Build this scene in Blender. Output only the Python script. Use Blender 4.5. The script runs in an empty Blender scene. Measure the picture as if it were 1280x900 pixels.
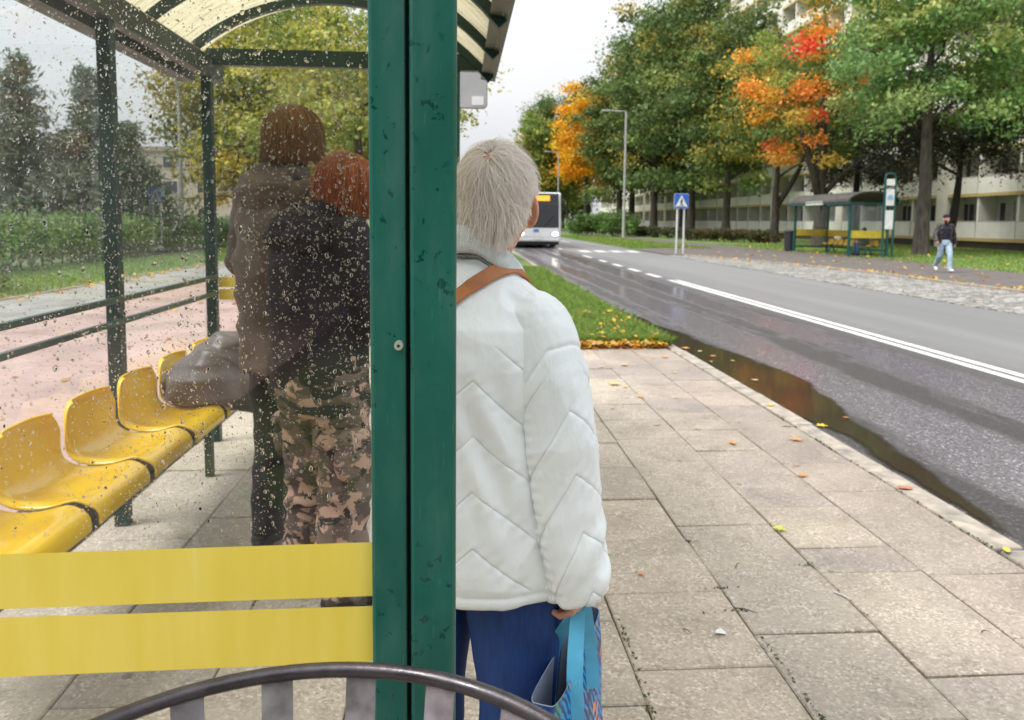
import bpy, bmesh, math, random
import numpy as np
from mathutils import Vector, Matrix, noise
from mathutils.bvhtree import BVHTree
R = math.radians; PI = math.pi; TAU = 2*math.pi
sc = bpy.context.scene
C = sc.collection
ORG = {}          # object name -> world origin of the thing it belongs to (for parts modelled in world coordinates)

# ------------------------------------------------------------------ mesh builder
class MB:
    def __init__(s): s.v = []; s.f = []; s.m = []; s.c = []
    def add(s, V, F, mi=0):
        o = len(s.v); s.v.extend([tuple(p) for p in V]); s.f.extend([tuple(i+o for i in f) for f in F]); s.m.extend([mi]*len(F)); return s
    def box(s, x0, x1, y0, y1, z0, z1, mi=0):
        V = [(x0,y0,z0),(x1,y0,z0),(x1,y1,z0),(x0,y1,z0),(x0,y0,z1),(x1,y0,z1),(x1,y1,z1),(x0,y1,z1)]
        return s.add(V, [(0,3,2,1),(4,5,6,7),(0,1,5,4),(1,2,6,5),(2,3,7,6),(3,0,4,7)], mi)
    def bar(s, a, b, w, h, up=(0,0,1), mi=0):
        a = Vector(a); b = Vector(b); d = (b-a).normalized(); u = Vector(up)
        sd = d.cross(u).normalized(); u = sd.cross(d).normalized()
        V = []
        for p in (a, b):
            for i, j in ((-1,-1),(1,-1),(1,1),(-1,1)): V.append(p + sd*(w/2*i) + u*(h/2*j))
        return s.add(V, [(0,1,2,3),(7,6,5,4),(0,4,5,1),(1,5,6,2),(2,6,7,3),(3,7,4,0)], mi)
    def tube(s, pts, rad, n=10, cap=True, closed=False, mi=0):
        pts = [Vector(p) for p in pts]; k = len(pts)
        rads = rad if hasattr(rad, '__len__') else [rad]*k
        V = []; F = []; nrm = None
        for i, p in enumerate(pts):
            if closed: t = pts[(i+1) % k]-pts[i-1]
            else: t = pts[min(i+1,k-1)]-pts[max(i-1,0)]
            t.normalize()
            if nrm is None: nrm = t.orthogonal().normalized()
            else:
                nrm = nrm - t*nrm.dot(t)
                nrm = nrm.normalized() if nrm.length > 1e-6 else t.orthogonal().normalized()
            b = t.cross(nrm)
            for j in range(n):
                a = TAU*j/n; V.append(p + (nrm*math.cos(a)+b*math.sin(a))*rads[i])
        for i in range(k if closed else k-1):
            for j in range(n):
                a = i*n+j; b2 = i*n+(j+1) % n; c = ((i+1) % k)*n+(j+1) % n; d = ((i+1) % k)*n+j
                F.append((a, b2, c, d))
        if cap and not closed:
            F.append(tuple(reversed(range(n)))); F.append(tuple(range((k-1)*n, k*n)))
        return s.add(V, F, mi)
    def rings(s, rs, n=24, rot=0, mi=0):
        """closed loft; rs = list of (cx,cy,cz,hx,hy)"""
        V = []; F = []
        for (x, y, z, a, b) in rs:
            for j in range(n):
                t = TAU*j/n; V.append((x+a*math.cos(t), y+b*math.sin(t), z))
        for i in range(len(rs)-1):
            for j in range(n):
                F.append((i*n+j, i*n+(j+1) % n, (i+1)*n+(j+1) % n, (i+1)*n+j))
        F.append(tuple(reversed(range(n)))); F.append(tuple(range((len(rs)-1)*n, len(rs)*n)))
        return s.add(V, F, mi)
    def ell(s, c, r, rot=None, nu=16, nv=10, mi=0):
        V = []; F = []; c = Vector(c)
        for i in range(nv+1):
            ph = PI*i/nv
            for j in range(nu):
                t = TAU*j/nu; p = Vector((r[0]*math.sin(ph)*math.cos(t), r[1]*math.sin(ph)*math.sin(t), r[2]*math.cos(ph)))
                if rot is not None: p = rot @ p
                V.append(c+p)
        for i in range(nv):
            for j in range(nu): F.append((i*nu+j, (i+1)*nu+j, (i+1)*nu+(j+1) % nu, i*nu+(j+1) % nu))
        return s.add(V, F, mi)
    def prism(s, poly, z0, z1, mi=0):
        n = len(poly)
        V = [(x, y, z0) for x, y in poly]+[(x, y, z1) for x, y in poly]
        F = [tuple(reversed(range(n))), tuple(range(n, 2*n))]+[(i, (i+1) % n, n+(i+1) % n, n+i) for i in range(n)]
        return s.add(V, F, mi)
    def limb(s, pts, rad, n=14):
        """tapered limb with round ends"""
        pts = [Vector(p) for p in pts]
        s.tube(pts, rad, n)
        for p, r in zip(pts, rad): s.ell(p, (r, r, r), nu=12, nv=8)
        return s
    def build(s, name, mat, parent=None, smooth=False, world=True, bevel=0, auto=None):
        me = bpy.data.meshes.new(name)
        V = s.v
        if parent is not None and world:
            o = ORG.get(parent.name, (0,0,0)); V = [(x-o[0], y-o[1], z-o[2]) for x, y, z in V]
        me.from_pydata([tuple(p) for p in V], [], s.f); me.update()
        return link(name, me, mat, parent, smooth, s.m, bevel, auto)

def link(name, me, mat, parent=None, smooth=False, mi=None, bevel=0, auto=None):
    o = bpy.data.objects.new(name, me); C.objects.link(o)
    for m in (mat if isinstance(mat, (list, tuple)) else [mat]): me.materials.append(m)
    if mi and isinstance(mat, (list, tuple)): me.polygons.foreach_set('material_index', mi)
    if smooth: me.polygons.foreach_set('use_smooth', [True]*len(me.polygons))
    if auto: me.set_sharp_from_angle(angle=R(auto))
    if parent is not None:
        o.parent = parent; ORG[o.name] = ORG.get(parent.name, (0,0,0))
    if bevel:
        b = o.modifiers.new('bevel', 'BEVEL'); b.width = bevel; b.segments = 2; b.limit_method = 'ANGLE'; b.angle_limit = R(40)
    return o
def tag(o, label=None, cat=None, group=None, kind=None):
    if label: o['label'] = label
    if cat: o['category'] = cat
    if group: o['group'] = group
    if kind: o['kind'] = kind
    return o
def thing(name, label, cat, loc=(0,0,0), rz=0, group=None):
    o = bpy.data.objects.new(name, None); C.objects.link(o); o.empty_display_size = .2
    o.location = loc; o.rotation_euler = (0,0,rz); ORG[o.name] = tuple(loc)
    return tag(o, label, cat, group)
def dup(root, loc, rz=0, scale=None, label=None):
    r = root.copy(); C.objects.link(r); r.location = loc; r.rotation_euler = (0,0,rz)
    if scale: r.scale = scale if hasattr(scale, '__len__') else (scale,)*3
    if label: r['label'] = label
    for ch in list(root.children):
        c = ch.copy(); C.objects.link(c); c.parent = r
        for g in list(ch.children):
            d = g.copy(); C.objects.link(d); d.parent = c
    return r
def remesh(mb, voxel, smooth=4, factor=.5):
    me = bpy.data.meshes.new('tmp'); me.from_pydata(mb.v, [], mb.f); me.update()
    o = bpy.data.objects.new('tmp', me); C.objects.link(o)
    m = o.modifiers.new('r', 'REMESH'); m.mode = 'VOXEL'; m.voxel_size = voxel
    if smooth:
        k = o.modifiers.new('s', 'SMOOTH'); k.iterations = smooth; k.factor = factor
    dg = bpy.context.evaluated_depsgraph_get(); dg.update()
    out = bpy.data.meshes.new_from_object(o.evaluated_get(dg))
    bpy.data.objects.remove(o); bpy.data.meshes.remove(me)
    return out
def coords(me):
    a = np.empty(len(me.vertices)*3, 'f'); me.vertices.foreach_get('co', a); return a.reshape(-1,3)
def normals(me):
    a = np.empty(len(me.vertices)*3, 'f'); me.vertex_normals.foreach_get('vector', a); return a.reshape(-1,3)
def setco(me, a):
    me.vertices.foreach_set('co', a.astype('f').ravel()); me.update()
def nz(P, s, off=0):
    return np.array([noise.noise(Vector((p[0]*s+off, p[1]*s+off*.7, p[2]*s-off))) for p in P])
def nza(P, sx, sy, sz, off=0):
    return np.array([noise.noise(Vector((p[0]*sx+off, p[1]*sy+off*.7, p[2]*sz-off))) for p in P])

# ------------------------------------------------------------------ materials
def newmat(name):
    m = bpy.data.materials.new(name); m.use_nodes = True
    nt = m.node_tree; b = nt.nodes['Principled BSDF']; return m, nt, b
def N(nt, t, **kw):
    n = nt.nodes.new(t)
    for k, v in kw.items():
        if k in n.inputs: n.inputs[k].default_value = v
        else: setattr(n, k, v)
    return n
def coord(nt, kind='Object', scale=(1,1,1)):
    tc = N(nt, 'ShaderNodeTexCoord'); mp = N(nt, 'ShaderNodeMapping'); mp.inputs['Scale'].default_value = scale
    nt.links.new(tc.outputs[kind], mp.inputs['Vector']); return mp.outputs['Vector']
def ramp(nt, fac, stops):
    r = N(nt, 'ShaderNodeValToRGB'); e = r.color_ramp.elements
    while len(e) < len(stops): e.new(.5)
    for i, (p, c) in enumerate(stops):
        e[i].position = p; e[i].color = (c[0], c[1], c[2], 1) if hasattr(c, '__len__') else (c, c, c, 1)
    nt.links.new(fac, r.inputs['Fac']); return r.outputs['Color']
def mixc(nt, f, a, b, mode='MIX'):
    m = N(nt, 'ShaderNodeMix', data_type='RGBA', blend_type=mode)
    for s, v in ((0, f), (6, a), (7, b)):
        if hasattr(v, 'is_linked') or isinstance(v, bpy.types.NodeSocket): nt.links.new(v, m.inputs[s])
        elif s == 0: m.inputs[s].default_value = v
        else: m.inputs[s].default_value = (v[0], v[1], v[2], 1)
    return m.outputs[2]
def noisetex(nt, vec, scale, detail=4, rough=.55, dist=0):
    n = N(nt, 'ShaderNodeTexNoise'); n.inputs['Scale'].default_value = scale; n.inputs['Detail'].default_value = detail
    n.inputs['Roughness'].default_value = rough; n.inputs['Distortion'].default_value = dist
    nt.links.new(vec, n.inputs['Vector']); return n.outputs['Fac']
def bump(nt, b, h, strength, dist=.01):
    n = N(nt, 'ShaderNodeBump'); n.inputs['Strength'].default_value = strength; n.inputs['Distance'].default_value = dist
    nt.links.new(h, n.inputs['Height']); nt.links.new(n.outputs['Normal'], b.inputs['Normal']); return n
def M(name, col, rough=.6, metal=0, var=.12, vscale=6, bmp=0, bscale=60, bdist=.005, stretch=(1,1,1), spec=.5, coat=0, rvar=0, col2=None):
    m, nt, b = newmat(name); v = coord(nt, 'Object', stretch)
    f = noisetex(nt, v, vscale, 5)
    lo = col2 if col2 else tuple(c*(1-var*1.6) for c in col); hi = tuple(min(1, c*(1+var)) for c in col)
    c = ramp(nt, f, [(.3, lo), (.72, hi)]); nt.links.new(c, b.inputs['Base Color'])
    b.inputs['Roughness'].default_value = rough; b.inputs['Metallic'].default_value = metal
    b.inputs['Specular IOR Level'].default_value = spec; b.inputs['Coat Weight'].default_value = coat
    if rvar:
        rr = ramp(nt, noisetex(nt, v, vscale*1.7, 5), [(.3, max(0, rough-rvar)), (.7, min(1, rough+rvar))]); nt.links.new(rr, b.inputs['Roughness'])
    if bmp: bump(nt, b, noisetex(nt, v, bscale, 5), bmp, bdist)
    return m
def leafmat(name, transl=.42, rough=.55):
    m, nt, b = newmat(name)
    a = N(nt, 'ShaderNodeAttribute', attribute_name='leaf')
    b.inputs['Roughness'].default_value = rough; b.inputs['Specular IOR Level'].default_value = .3
    nt.links.new(a.outputs['Color'], b.inputs['Base Color'])
    t = N(nt, 'ShaderNodeBsdfTranslucent'); nt.links.new(a.outputs['Color'], t.inputs['Color'])
    mx = N(nt, 'ShaderNodeMixShader'); mx.inputs[0].default_value = transl
    nt.links.new(b.outputs[0], mx.inputs[1]); nt.links.new(t.outputs[0], mx.inputs[2])
    nt.links.new(mx.outputs[0], nt.nodes['Material Output'].inputs['Surface']); return m
def emit(name, col, s):
    m, nt, b = newmat(name); b.inputs['Base Color'].default_value = (*[c*.5 for c in col], 1)
    b.inputs['Emission Color'].default_value = (*col, 1); b.inputs['Emission Strength'].default_value = s; return m
def glassmat(name, tint=(.93,.96,.94), refl=1.6, dirt=.0, mist=None):
    m, nt, b = newmat(name); nt.nodes.remove(b)
    t = N(nt, 'ShaderNodeBsdfTransparent'); t.inputs[0].default_value = (*tint, 1)
    g = N(nt, 'ShaderNodeBsdfGlossy'); g.inputs['Roughness'].default_value = .0; g.inputs[0].default_value = (1,1,1,1)
    fr = N(nt, 'ShaderNodeLayerWeight'); fr.inputs['Blend'].default_value = .5
    pw = N(nt, 'ShaderNodeMath', operation='POWER'); pw.inputs[1].default_value = 5; nt.links.new(fr.outputs['Facing'], pw.inputs[0])
    mu = N(nt, 'ShaderNodeMath', operation='MULTIPLY_ADD'); mu.inputs[1].default_value = .9; mu.inputs[2].default_value = .05*refl; mu.use_clamp = True
    nt.links.new(pw.outputs[0], mu.inputs[0])
    mx = N(nt, 'ShaderNodeMixShader'); nt.links.new(mu.outputs[0], mx.inputs[0])
    nt.links.new(t.outputs[0], mx.inputs[1]); nt.links.new(g.outputs[0], mx.inputs[2])
    out = mx.outputs[0]
    if dirt:
        d = N(nt, 'ShaderNodeBsdfDiffuse'); d.inputs[0].default_value = (.7,.7,.68,1)
        v = coord(nt, 'Object', (1,1,.35)); f = noisetex(nt, v, 7, 6, .65)
        rr = ramp(nt, f, [(.42, 0), (.75, dirt)])
        if mist:      # fine mist of rain, denser on one side of the pane
            sx = N(nt, 'ShaderNodeSeparateXYZ'); nt.links.new(coord(nt), sx.inputs[0])
            mr = N(nt, 'ShaderNodeMapRange'); mr.inputs['From Min'].default_value = mist[0]; mr.inputs['From Max'].default_value = mist[1]; mr.inputs['To Min'].default_value = mist[2]; mr.inputs['To Max'].default_value = mist[3]; nt.links.new(sx.outputs[0], mr.inputs['Value'])
            rr = mixc(nt, 1, mr.outputs[0], ramp(nt, f, [(.30, .35), (.7, 1)]), 'MULTIPLY')
        m2 = N(nt, 'ShaderNodeMixShader'); nt.links.new(rr, m2.inputs[0]); nt.links.new(out, m2.inputs[1]); nt.links.new(d.outputs[0], m2.inputs[2]); out = m2.outputs[0]
    nt.links.new(out, nt.nodes['Material Output'].inputs['Surface']); return m

# ------------------------------------------------------------------ camera, world, sun
H = 1.42; F = 930.; yaw, pit, rol = R(4), R(5), R(.5)
fw = Vector((math.sin(yaw)*math.cos(pit), math.cos(yaw)*math.cos(pit), -math.sin(pit)))
rt = Vector((math.cos(yaw), -math.sin(yaw), 0)); up = rt.cross(fw)
r2 = rt*math.cos(rol)+up*math.sin(rol); u2 = r2.cross(fw)
cam = bpy.data.cameras.new('camera'); co = bpy.data.objects.new('camera', cam); C.objects.link(co)
co.matrix_world = Matrix(((r2.x,u2.x,-fw.x,0),(r2.y,u2.y,-fw.y,0),(r2.z,u2.z,-fw.z,H),(0,0,0,1)))
cam.sensor_width = 36; cam.lens = 36*F/1280; cam.shift_y = -.0724; cam.clip_start = .03; cam.clip_end = 3000
cam.dof.use_dof = True; cam.dof.focus_distance = 1.12; cam.dof.aperture_fstop = 8.5
sc.camera = co
SUN_EL, SUN_AZ = R(58), R(250)     # azimuth measured clockwise from +Y
w = bpy.data.worlds.new('World'); sc.world = w; w.use_nodes = True; nt = w.node_tree
sky = nt.nodes.new('ShaderNodeTexSky'); sky.sky_type = 'NISHITA'; sky.sun_disc = False
sky.sun_elevation = SUN_EL; sky.sun_rotation = SUN_AZ; sky.dust_density = 6; sky.air_density = 1
hs = nt.nodes.new('ShaderNodeHueSaturation'); hs.inputs['Saturation'].default_value = .25
nt.links.new(sky.outputs[0], hs.inputs['Color'])
tc = nt.nodes.new('ShaderNodeTexCoord'); mpn = nt.nodes.new('ShaderNodeMapping'); mpn.inputs['Scale'].default_value = (1,1,2.5)
nt.links.new(tc.outputs['Generated'], mpn.inputs['Vector'])
cl = ramp(nt, noisetex(nt, mpn.outputs['Vector'], 1.6, 5, .5), [(.3, (9.3,9.75,10.3)), (.7, (10.6,10.75,10.9))])
sz = nt.nodes.new('ShaderNodeSeparateXYZ'); nt.links.new(tc.outputs['Generated'], sz.inputs[0])
ml_ = nt.nodes.new('ShaderNodeMath'); ml_.operation = 'MULTIPLY_ADD'; ml_.inputs[1].default_value = .73; ml_.inputs[2].default_value = .325; ml_.use_clamp = True; nt.links.new(sz.outputs[2], ml_.inputs[0])   # overcast sky: brighter towards the zenith
cl = mixc(nt, 1, cl, ml_.outputs[0], 'MULTIPLY')
bg = nt.nodes['Background']; nt.links.new(mixc(nt, .88, hs.outputs[0], cl), bg.inputs['Color']); bg.inputs['Strength'].default_value = .1
sl = bpy.data.lights.new('sun', 'SUN'); sl.energy = 1.5; sl.angle = R(25); sl.color = (1,.98,.95)
so = bpy.data.objects.new('sun', sl); C.objects.link(so)
sd = Vector((math.sin(SUN_AZ)*math.cos(SUN_EL), math.cos(SUN_AZ)*math.cos(SUN_EL), math.sin(SUN_EL)))
so.rotation_euler = sd.to_track_quat('Z', 'Y').to_euler()
vs = sc.view_settings; sc.display_settings.display_device = 'sRGB'; vs.view_transform = 'Standard'; vs.look = 'None'; vs.gamma = 1; vs.exposure = 1.1
cy = sc.cycles; cy.max_bounces = 10; cy.transparent_max_bounces = 16; cy.transmission_bounces = 8; cy.glossy_bounces = 4; cy.diffuse_bounces = 3
cy.caustics_reflective = False; cy.caustics_refractive = False; cy.use_denoising = True; cy.sample_clamp_indirect = 6
# ------------------------------------------------------------------ the setting
def attr(me, name, cols):
    a = me.attributes.new(name, 'FLOAT_COLOR', 'FACE')
    c = np.ones((len(cols), 4), 'f'); c[:, :3] = cols; a.data.foreach_set('color', c.ravel())
def quads(name, V, cols, k=4):
    """V (n,k,3) faces, one colour each"""
    n = len(V); me = bpy.data.meshes.new(name)
    me.vertices.add(n*k); me.vertices.foreach_set('co', V.astype('f').ravel())
    me.loops.add(n*k); me.loops.foreach_set('vertex_index', np.arange(n*k, dtype='i'))
    me.polygons.add(n); me.polygons.foreach_set('loop_start', np.arange(0, n*k, k, dtype='i'))
    me.update(calc_edges=True); attr(me, 'leaf', cols); return me
def unit(a): return a/np.maximum(np.linalg.norm(a, axis=1, keepdims=True), 1e-9)
def leaf_quads(rng, P, size, flat=.3, aspect=.58, jitter=.55):
    n = len(P); nr = rng.normal(size=(n,3)); nr[:,2] += flat*np.sign(rng.uniform(-.2,1,n))*2; nr = unit(nr)
    u = unit(np.cross(nr, rng.normal(size=(n,3)))); v = np.cross(nr, u)
    s = (size*(1+jitter*rng.uniform(-1,1,n)))[:,None]
    b = nr*s*.18
    return np.stack([P-u*s, P-v*s*aspect+b, P+u*s, P+v*s*aspect+b], 1)
def flatmat_ground(name, cols, scale, rough=.85, b=.3, bs=40, stretch=(1,1,1)):
    m, nt, bs_ = newmat(name); v = coord(nt, 'Object', stretch)
    f = noisetex(nt, v, scale, 8, .6); c = ramp(nt, f, cols); nt.links.new(c, bs_.inputs['Base Color'])
    bs_.inputs['Roughness'].default_value = rough; bump(nt, bs_, noisetex(nt, v, bs, 6), b, .02); return m

def mat_slab(name='slab_concrete'):
    m, nt, b = newmat(name); v = coord(nt)
    g = N(nt, 'ShaderNodeNewGeometry')
    vor = N(nt, 'ShaderNodeTexVoronoi', feature='F1'); vor.inputs['Scale'].default_value = 120; nt.links.new(v, vor.inputs['Vector'])
    sep = N(nt, 'ShaderNodeSeparateColor'); nt.links.new(vor.outputs['Color'], sep.inputs[0])
    peb = ramp(nt, sep.outputs[0], [(0, (.24,.205,.165)), (.35, (.40,.355,.295)), (.8, (.50,.45,.38)), (.93, (.70,.66,.60))])
    base = ramp(nt, noisetex(nt, v, 300, 3, .6), [(.3, (.34,.302,.252)), (.7, (.46,.415,.35))])
    msk = ramp(nt, noisetex(nt, v, 9, 5, .6), [(.38, .25), (.66, .8)])
    c = mixc(nt, msk, base, peb)
    tint = ramp(nt, g.outputs['Random Per Island'], [(0, (.92,.89,.87)), (.5, (1.03,.98,.92)), (1, (1.15,1.08,.99))])
    c = mixc(nt, 1, c, tint, 'MULTIPLY')
    st = ramp(nt, noisetex(nt, v, 1.9, 7, .65, .4), [(.36, .78), (.58, 1.0)])
    c = mixc(nt, 1, c, st, 'MULTIPLY')
    gv = N(nt, 'ShaderNodeTexVoronoi'); gv.inputs['Scale'].default_value = 3.3; nt.links.new(v, gv.inputs['Vector'])
    c = mixc(nt, 1, c, ramp(nt, gv.outputs['Distance'], [(.045, .50), (.06, 1)]), 'MULTIPLY')
    c = mixc(nt, 1, c, ramp(nt, noisetex(nt, v, 5.5, 8, .7, 1.2), [(.30, .74), (.46, 1)]), 'MULTIPLY')
    # damp, smoother towards the kerb
    sx = N(nt, 'ShaderNodeSeparateXYZ'); nt.links.new(v, sx.inputs[0])
    ma = N(nt, 'ShaderNodeMath', operation='MULTIPLY_ADD'); ma.inputs[1].default_value = .55; ma.inputs[2].default_value = -1.0
    nt.links.new(sx.outputs[0], ma.inputs[0])
    mb_ = N(nt, 'ShaderNodeMath', operation='MULTIPLY_ADD'); mb_.inputs[1].default_value = .06; nt.links.new(sx.outputs[1], mb_.inputs[0]); nt.links.new(ma.outputs[0], mb_.inputs[2])
    ad = N(nt, 'ShaderNodeMath', operation='ADD'); nt.links.new(mb_.outputs[0], ad.inputs[0]); nt.links.new(noisetex(nt, v, 2.6, 5, .6), ad.inputs[1])
    wet = ramp(nt, ad.outputs[0], [(.45, 0), (.85, 1)])
    c = mixc(nt, wet, c, mixc(nt, 1, c, (.84,.81,.85), 'MULTIPLY')); nt.links.new(c, b.inputs['Base Color'])
    rr = ramp(nt, wet, [(0, .72), (1, .38)]); nt.links.new(rr, b.inputs['Roughness'])
    b.inputs['Specular IOR Level'].default_value = .5
    bump(nt, b, mixc(nt, .5, noisetex(nt, v, 140, 4, .7), vor.outputs['Distance']), .45, .004); return m
SLAB = mat_slab()
DIRT = flatmat_ground('joint_dirt', [(.3, (.085,.072,.055)), (.55, (.13,.11,.085)), (.68, (.07,.095,.03))], 7, .95)
KERB = M('kerb_concrete', (.37,.315,.25), .75, var=.3, vscale=9, bmp=.5, bscale=120, col2=(.19,.175,.155))
LAWN = flatmat_ground('lawn', [(.25, (.07,.12,.025)), (.5, (.11,.18,.04)), (.72, (.17,.20,.06)), (.85, (.24,.18,.07))], 1.6, .95, .6, 25)

def mat_asphalt():
    m, nt, b = newmat('wet_asphalt'); v = coord(nt); sx = N(nt, 'ShaderNodeSeparateXYZ'); nt.links.new(v, sx.inputs[0])
    vs_ = coord(nt, 'Object', (1.0,.05,1)); st = noisetex(nt, vs_, 1.15, 6, .6, .4)
    vs2 = coord(nt, 'Object', (1.6,.35,1)); s2 = noisetex(nt, vs2, 2.2, 6, .7, .3)
    mx0 = mixc(nt, .35, st, s2)
    ph = N(nt, 'ShaderNodeMath', operation='MULTIPLY_ADD'); ph.inputs[1].default_value = TAU/1.12; ph.inputs[2].default_value = PI/2-2.84*TAU/1.12; nt.links.new(sx.outputs[0], ph.inputs[0])
    wob = N(nt, 'ShaderNodeMath', operation='MULTIPLY_ADD'); wob.inputs[1].default_value = 5.5; nt.links.new(noisetex(nt, coord(nt,'Object',(.55,.06,1)), 1.0, 3), wob.inputs[0]); nt.links.new(ph.outputs[0], wob.inputs[2])
    sn = N(nt, 'ShaderNodeMath', operation='SINE'); nt.links.new(wob.outputs[0], sn.inputs[0])
    mad = N(nt, 'ShaderNodeMath', operation='MULTIPLY_ADD'); mad.inputs[1].default_value = .13; nt.links.new(sn.outputs[0], mad.inputs[0]); nt.links.new(mx0, mad.inputs[2]); mx = mad.outputs[0]
    # dry-ish far lane
    lane = N(nt, 'ShaderNodeMapRange'); lane.inputs['From Min'].default_value = 4.9; lane.inputs['From Max'].default_value = 6.2; nt.links.new(sx.outputs[0], lane.inputs['Value'])
    smooth = ramp(nt, mx, [(.41, 0), (.56, 1)])
    rough = ramp(nt, smooth, [(0, .55), (1, .13)])
    rough = mixc(nt, lane.outputs[0], rough, (.56,.56,.56)); nt.links.new(rough, b.inputs['Roughness'])
    grit = N(nt, 'ShaderNodeTexVoronoi'); grit.inputs['Scale'].default_value = 90; nt.links.new(v, grit.inputs['Vector'])
    gs = N(nt, 'ShaderNodeSeparateColor'); nt.links.new(grit.outputs['Color'], gs.inputs[0])
    col = ramp(nt, gs.outputs[0], [(0, (.04,.038,.04)), (.6, (.07,.066,.068)), (.95, (.10,.095,.095)), (1, (.24,.23,.22))])
    colw = mixc(nt, smooth, mixc(nt, 1, col, (.62,.58,.55), 'MULTIPLY'), mixc(nt, 1, col, (2.5,2.35,2.6), 'MULTIPLY'))  # sky sheen of the smooth wet bands put into the colour as paler tone
    cold = mixc(nt, .5, ramp(nt, noisetex(nt, v, 60, 5, .7), [(.3, (.13,.127,.127)), (.7, (.23,.225,.225))]), ramp(nt, noisetex(nt, vs_, 1.2, 4), [(.35, (.14,.137,.137)), (.65, (.22,.216,.216))]))
    nt.links.new(mixc(nt, lane.outputs[0], colw, cold), b.inputs['Base Color'])
    b.inputs['Specular IOR Level'].default_value = .5
    bump(nt, b, noisetex(nt, v, 70, 3, .6), .045, .004); return m
ASPH = mat_asphalt()
def sheet(name, poly, z, mat, thick=0):
    mb = MB()
    if thick: mb.prism(poly, z-thick, z)
    else: mb.add([(x, y, z) for x, y in poly], [tuple(range(len(poly)))])
    return tag(mb.build(name, mat), kind='structure')
rect = lambda a, b, c, d: [(a,c),(b,c),(b,d),(a,d)]
gm = MB(); gm.add([(-900,-300,-.16),(900,-300,-.16),(900,1500,-.16),(-900,1500,-.16)], [(0,1,2,3)])
tag(gm.build('ground', LAWN), kind='structure')
sheet('road', rect(2.3, 9.25, -12, 420), -.06, ASPH)
# pavement slabs: real stones with joints, each a little out of level
rng = random.Random(5); mb = MB()
rows = [-1.655, -1.19, -.76, -.33, .10, .553, 1.018, 1.470, 1.905, 2.335]
def slab(x0, x1, y0, y1, h):
    g = .0026; b = .005
    tx, ty, dz = rng.gauss(0,.004), rng.gauss(0,.004), rng.gauss(0,.0018)
    cx, cy_ = (x0+x1)/2, (y0+y1)/2
    zz = lambda x, y, e: dz+(x-cx)*tx+(y-cy_)*ty-e
    j = [rng.gauss(0,.0018) for _ in range(8)]
    def ring(i, e):
        return [(x0+g+i+j[0], y0+g+i+j[1], zz(x0,y0,e)), (x1-g-i+j[2], y0+g+i+j[3], zz(x1,y0,e)), (x1-g-i+j[4], y1-g-i+j[5], zz(x1,y1,e)), (x0+g+i+j[6], y1-g-i+j[7], zz(x0,y1,e))]
    V = ring(0, .05)+ring(0, b*.8)+ring(b, 0)
    Fc = [(8,9,10,11)]
    for k in (0, 4):
        for i in range(4): Fc.append((k+i, k+(i+1) % 4, k+4+(i+1) % 4, k+4+i))
    mb.add(V, Fc)
offs = [.05,.28,.12,.35,.2,.272,.022,.218,.0]
offs[5] = 2.70; offs[6] = 2.862; offs[7] = 3.06; offs[8] = 2.79
for i in range(len(rows)-1):
    pitch = .482 if i == 5 else .4625
    y = offs[i] - pitch*math.ceil((offs[i]+1.4)/pitch)
    end = 8.25 if i >= 7 else (14 if i >= 3 else 8.4)
    while y < end:
        y1 = min(y+pitch, end+.2)
        if i == 7 and rng.random() < .12: slab(rows[i], rows[i+1], y, y+pitch*.5, 0); slab(rows[i], rows[i+1], y+pitch*.5, y1, 0)
        else: slab(rows[i], rows[i+1], y, y1, 0)
        y += pitch
tag(mb.build('pavement_slabs', SLAB), kind='structure')
sheet('pavement_bed', rect(-1.75, 2.35, -2, 40), -.012, DIRT)
# kerb stones
mb = MB(); y = -2
while y < 60:
    dx = rng.gauss(0,.006); z = rng.gauss(.004,.004)
    V0 = 2.352+dx; V1 = 2.492+dx
    mb.box(V0, V1, y+.004, y+.996, -.15, z); y += 1
tag(mb.build('kerb', KERB, bevel=.012), kind='structure')
# puddle along the kerb
def wob(pts, n, amp, seed):
    out = []; r = random.Random(seed)
    for i in range(len(pts)):
        a, b = Vector((*pts[i],0)), Vector((*pts[(i+1) % len(pts)],0))
        for k in range(n):
            p = a.lerp(b, k/n); d = noise.noise(Vector((p.x*4, p.y*3, seed)))*amp+noise.noise(Vector((p.x*13, p.y*11, seed)))*amp*.4
            out.append((p.x+d, p.y+d*.8))
    return out
m, nt, b = newmat('puddle_water'); b.inputs['Base Color'].default_value = (.038,.026,.019,1); b.inputs['Roughness'].default_value = .06; b.inputs['IOR'].default_value = 1.30
v = coord(nt); bump(nt, b, noisetex(nt, v, 9, 2), .02, .01); PUD = m
wid = ([2.4,3.0,3.6,4.2,4.8,5.4,5.9,6.6,7.1,7.9,8.6,9.6,10.8,12.2,13.6], [.02,.12,.20,.30,.42,.46,.62,.74,.76,.68,.58,.47,.32,.16,.0])
gap = ([2.4,3.0,4.0,4.9,5.3,5.7,20], [.0,.05,.14,.19,.12,-.1,-.3])
ux, uy = np.arange(2.493,3.42,.026), np.arange(2.2,13.9,.05); V = []; D = []
for y in uy:
    for x in ux:
        n_ = noise.noise(Vector((x*3.1,y*1.7,3)))*.10+noise.noise(Vector((x*11,y*7,5)))*.035
        D.append(min(np.interp(y,*wid)-(x-2.49), (x-2.49)-np.interp(y,*gap))+n_); V.append((x,y,-.052))
kx = len(ux); Fq = []
for a in range(len(uy)-1):
    for b_ in range(kx-1):
        q = (a*kx+b_, a*kx+b_+1, (a+1)*kx+b_+1, (a+1)*kx+b_)
        if max(D[i] for i in q) > -.08: Fq.append(q)
nt = PUD.node_tree; bs_ = nt.nodes['Principled BSDF']; at_ = N(nt, 'ShaderNodeAttribute', attribute_name='depth')
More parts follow.
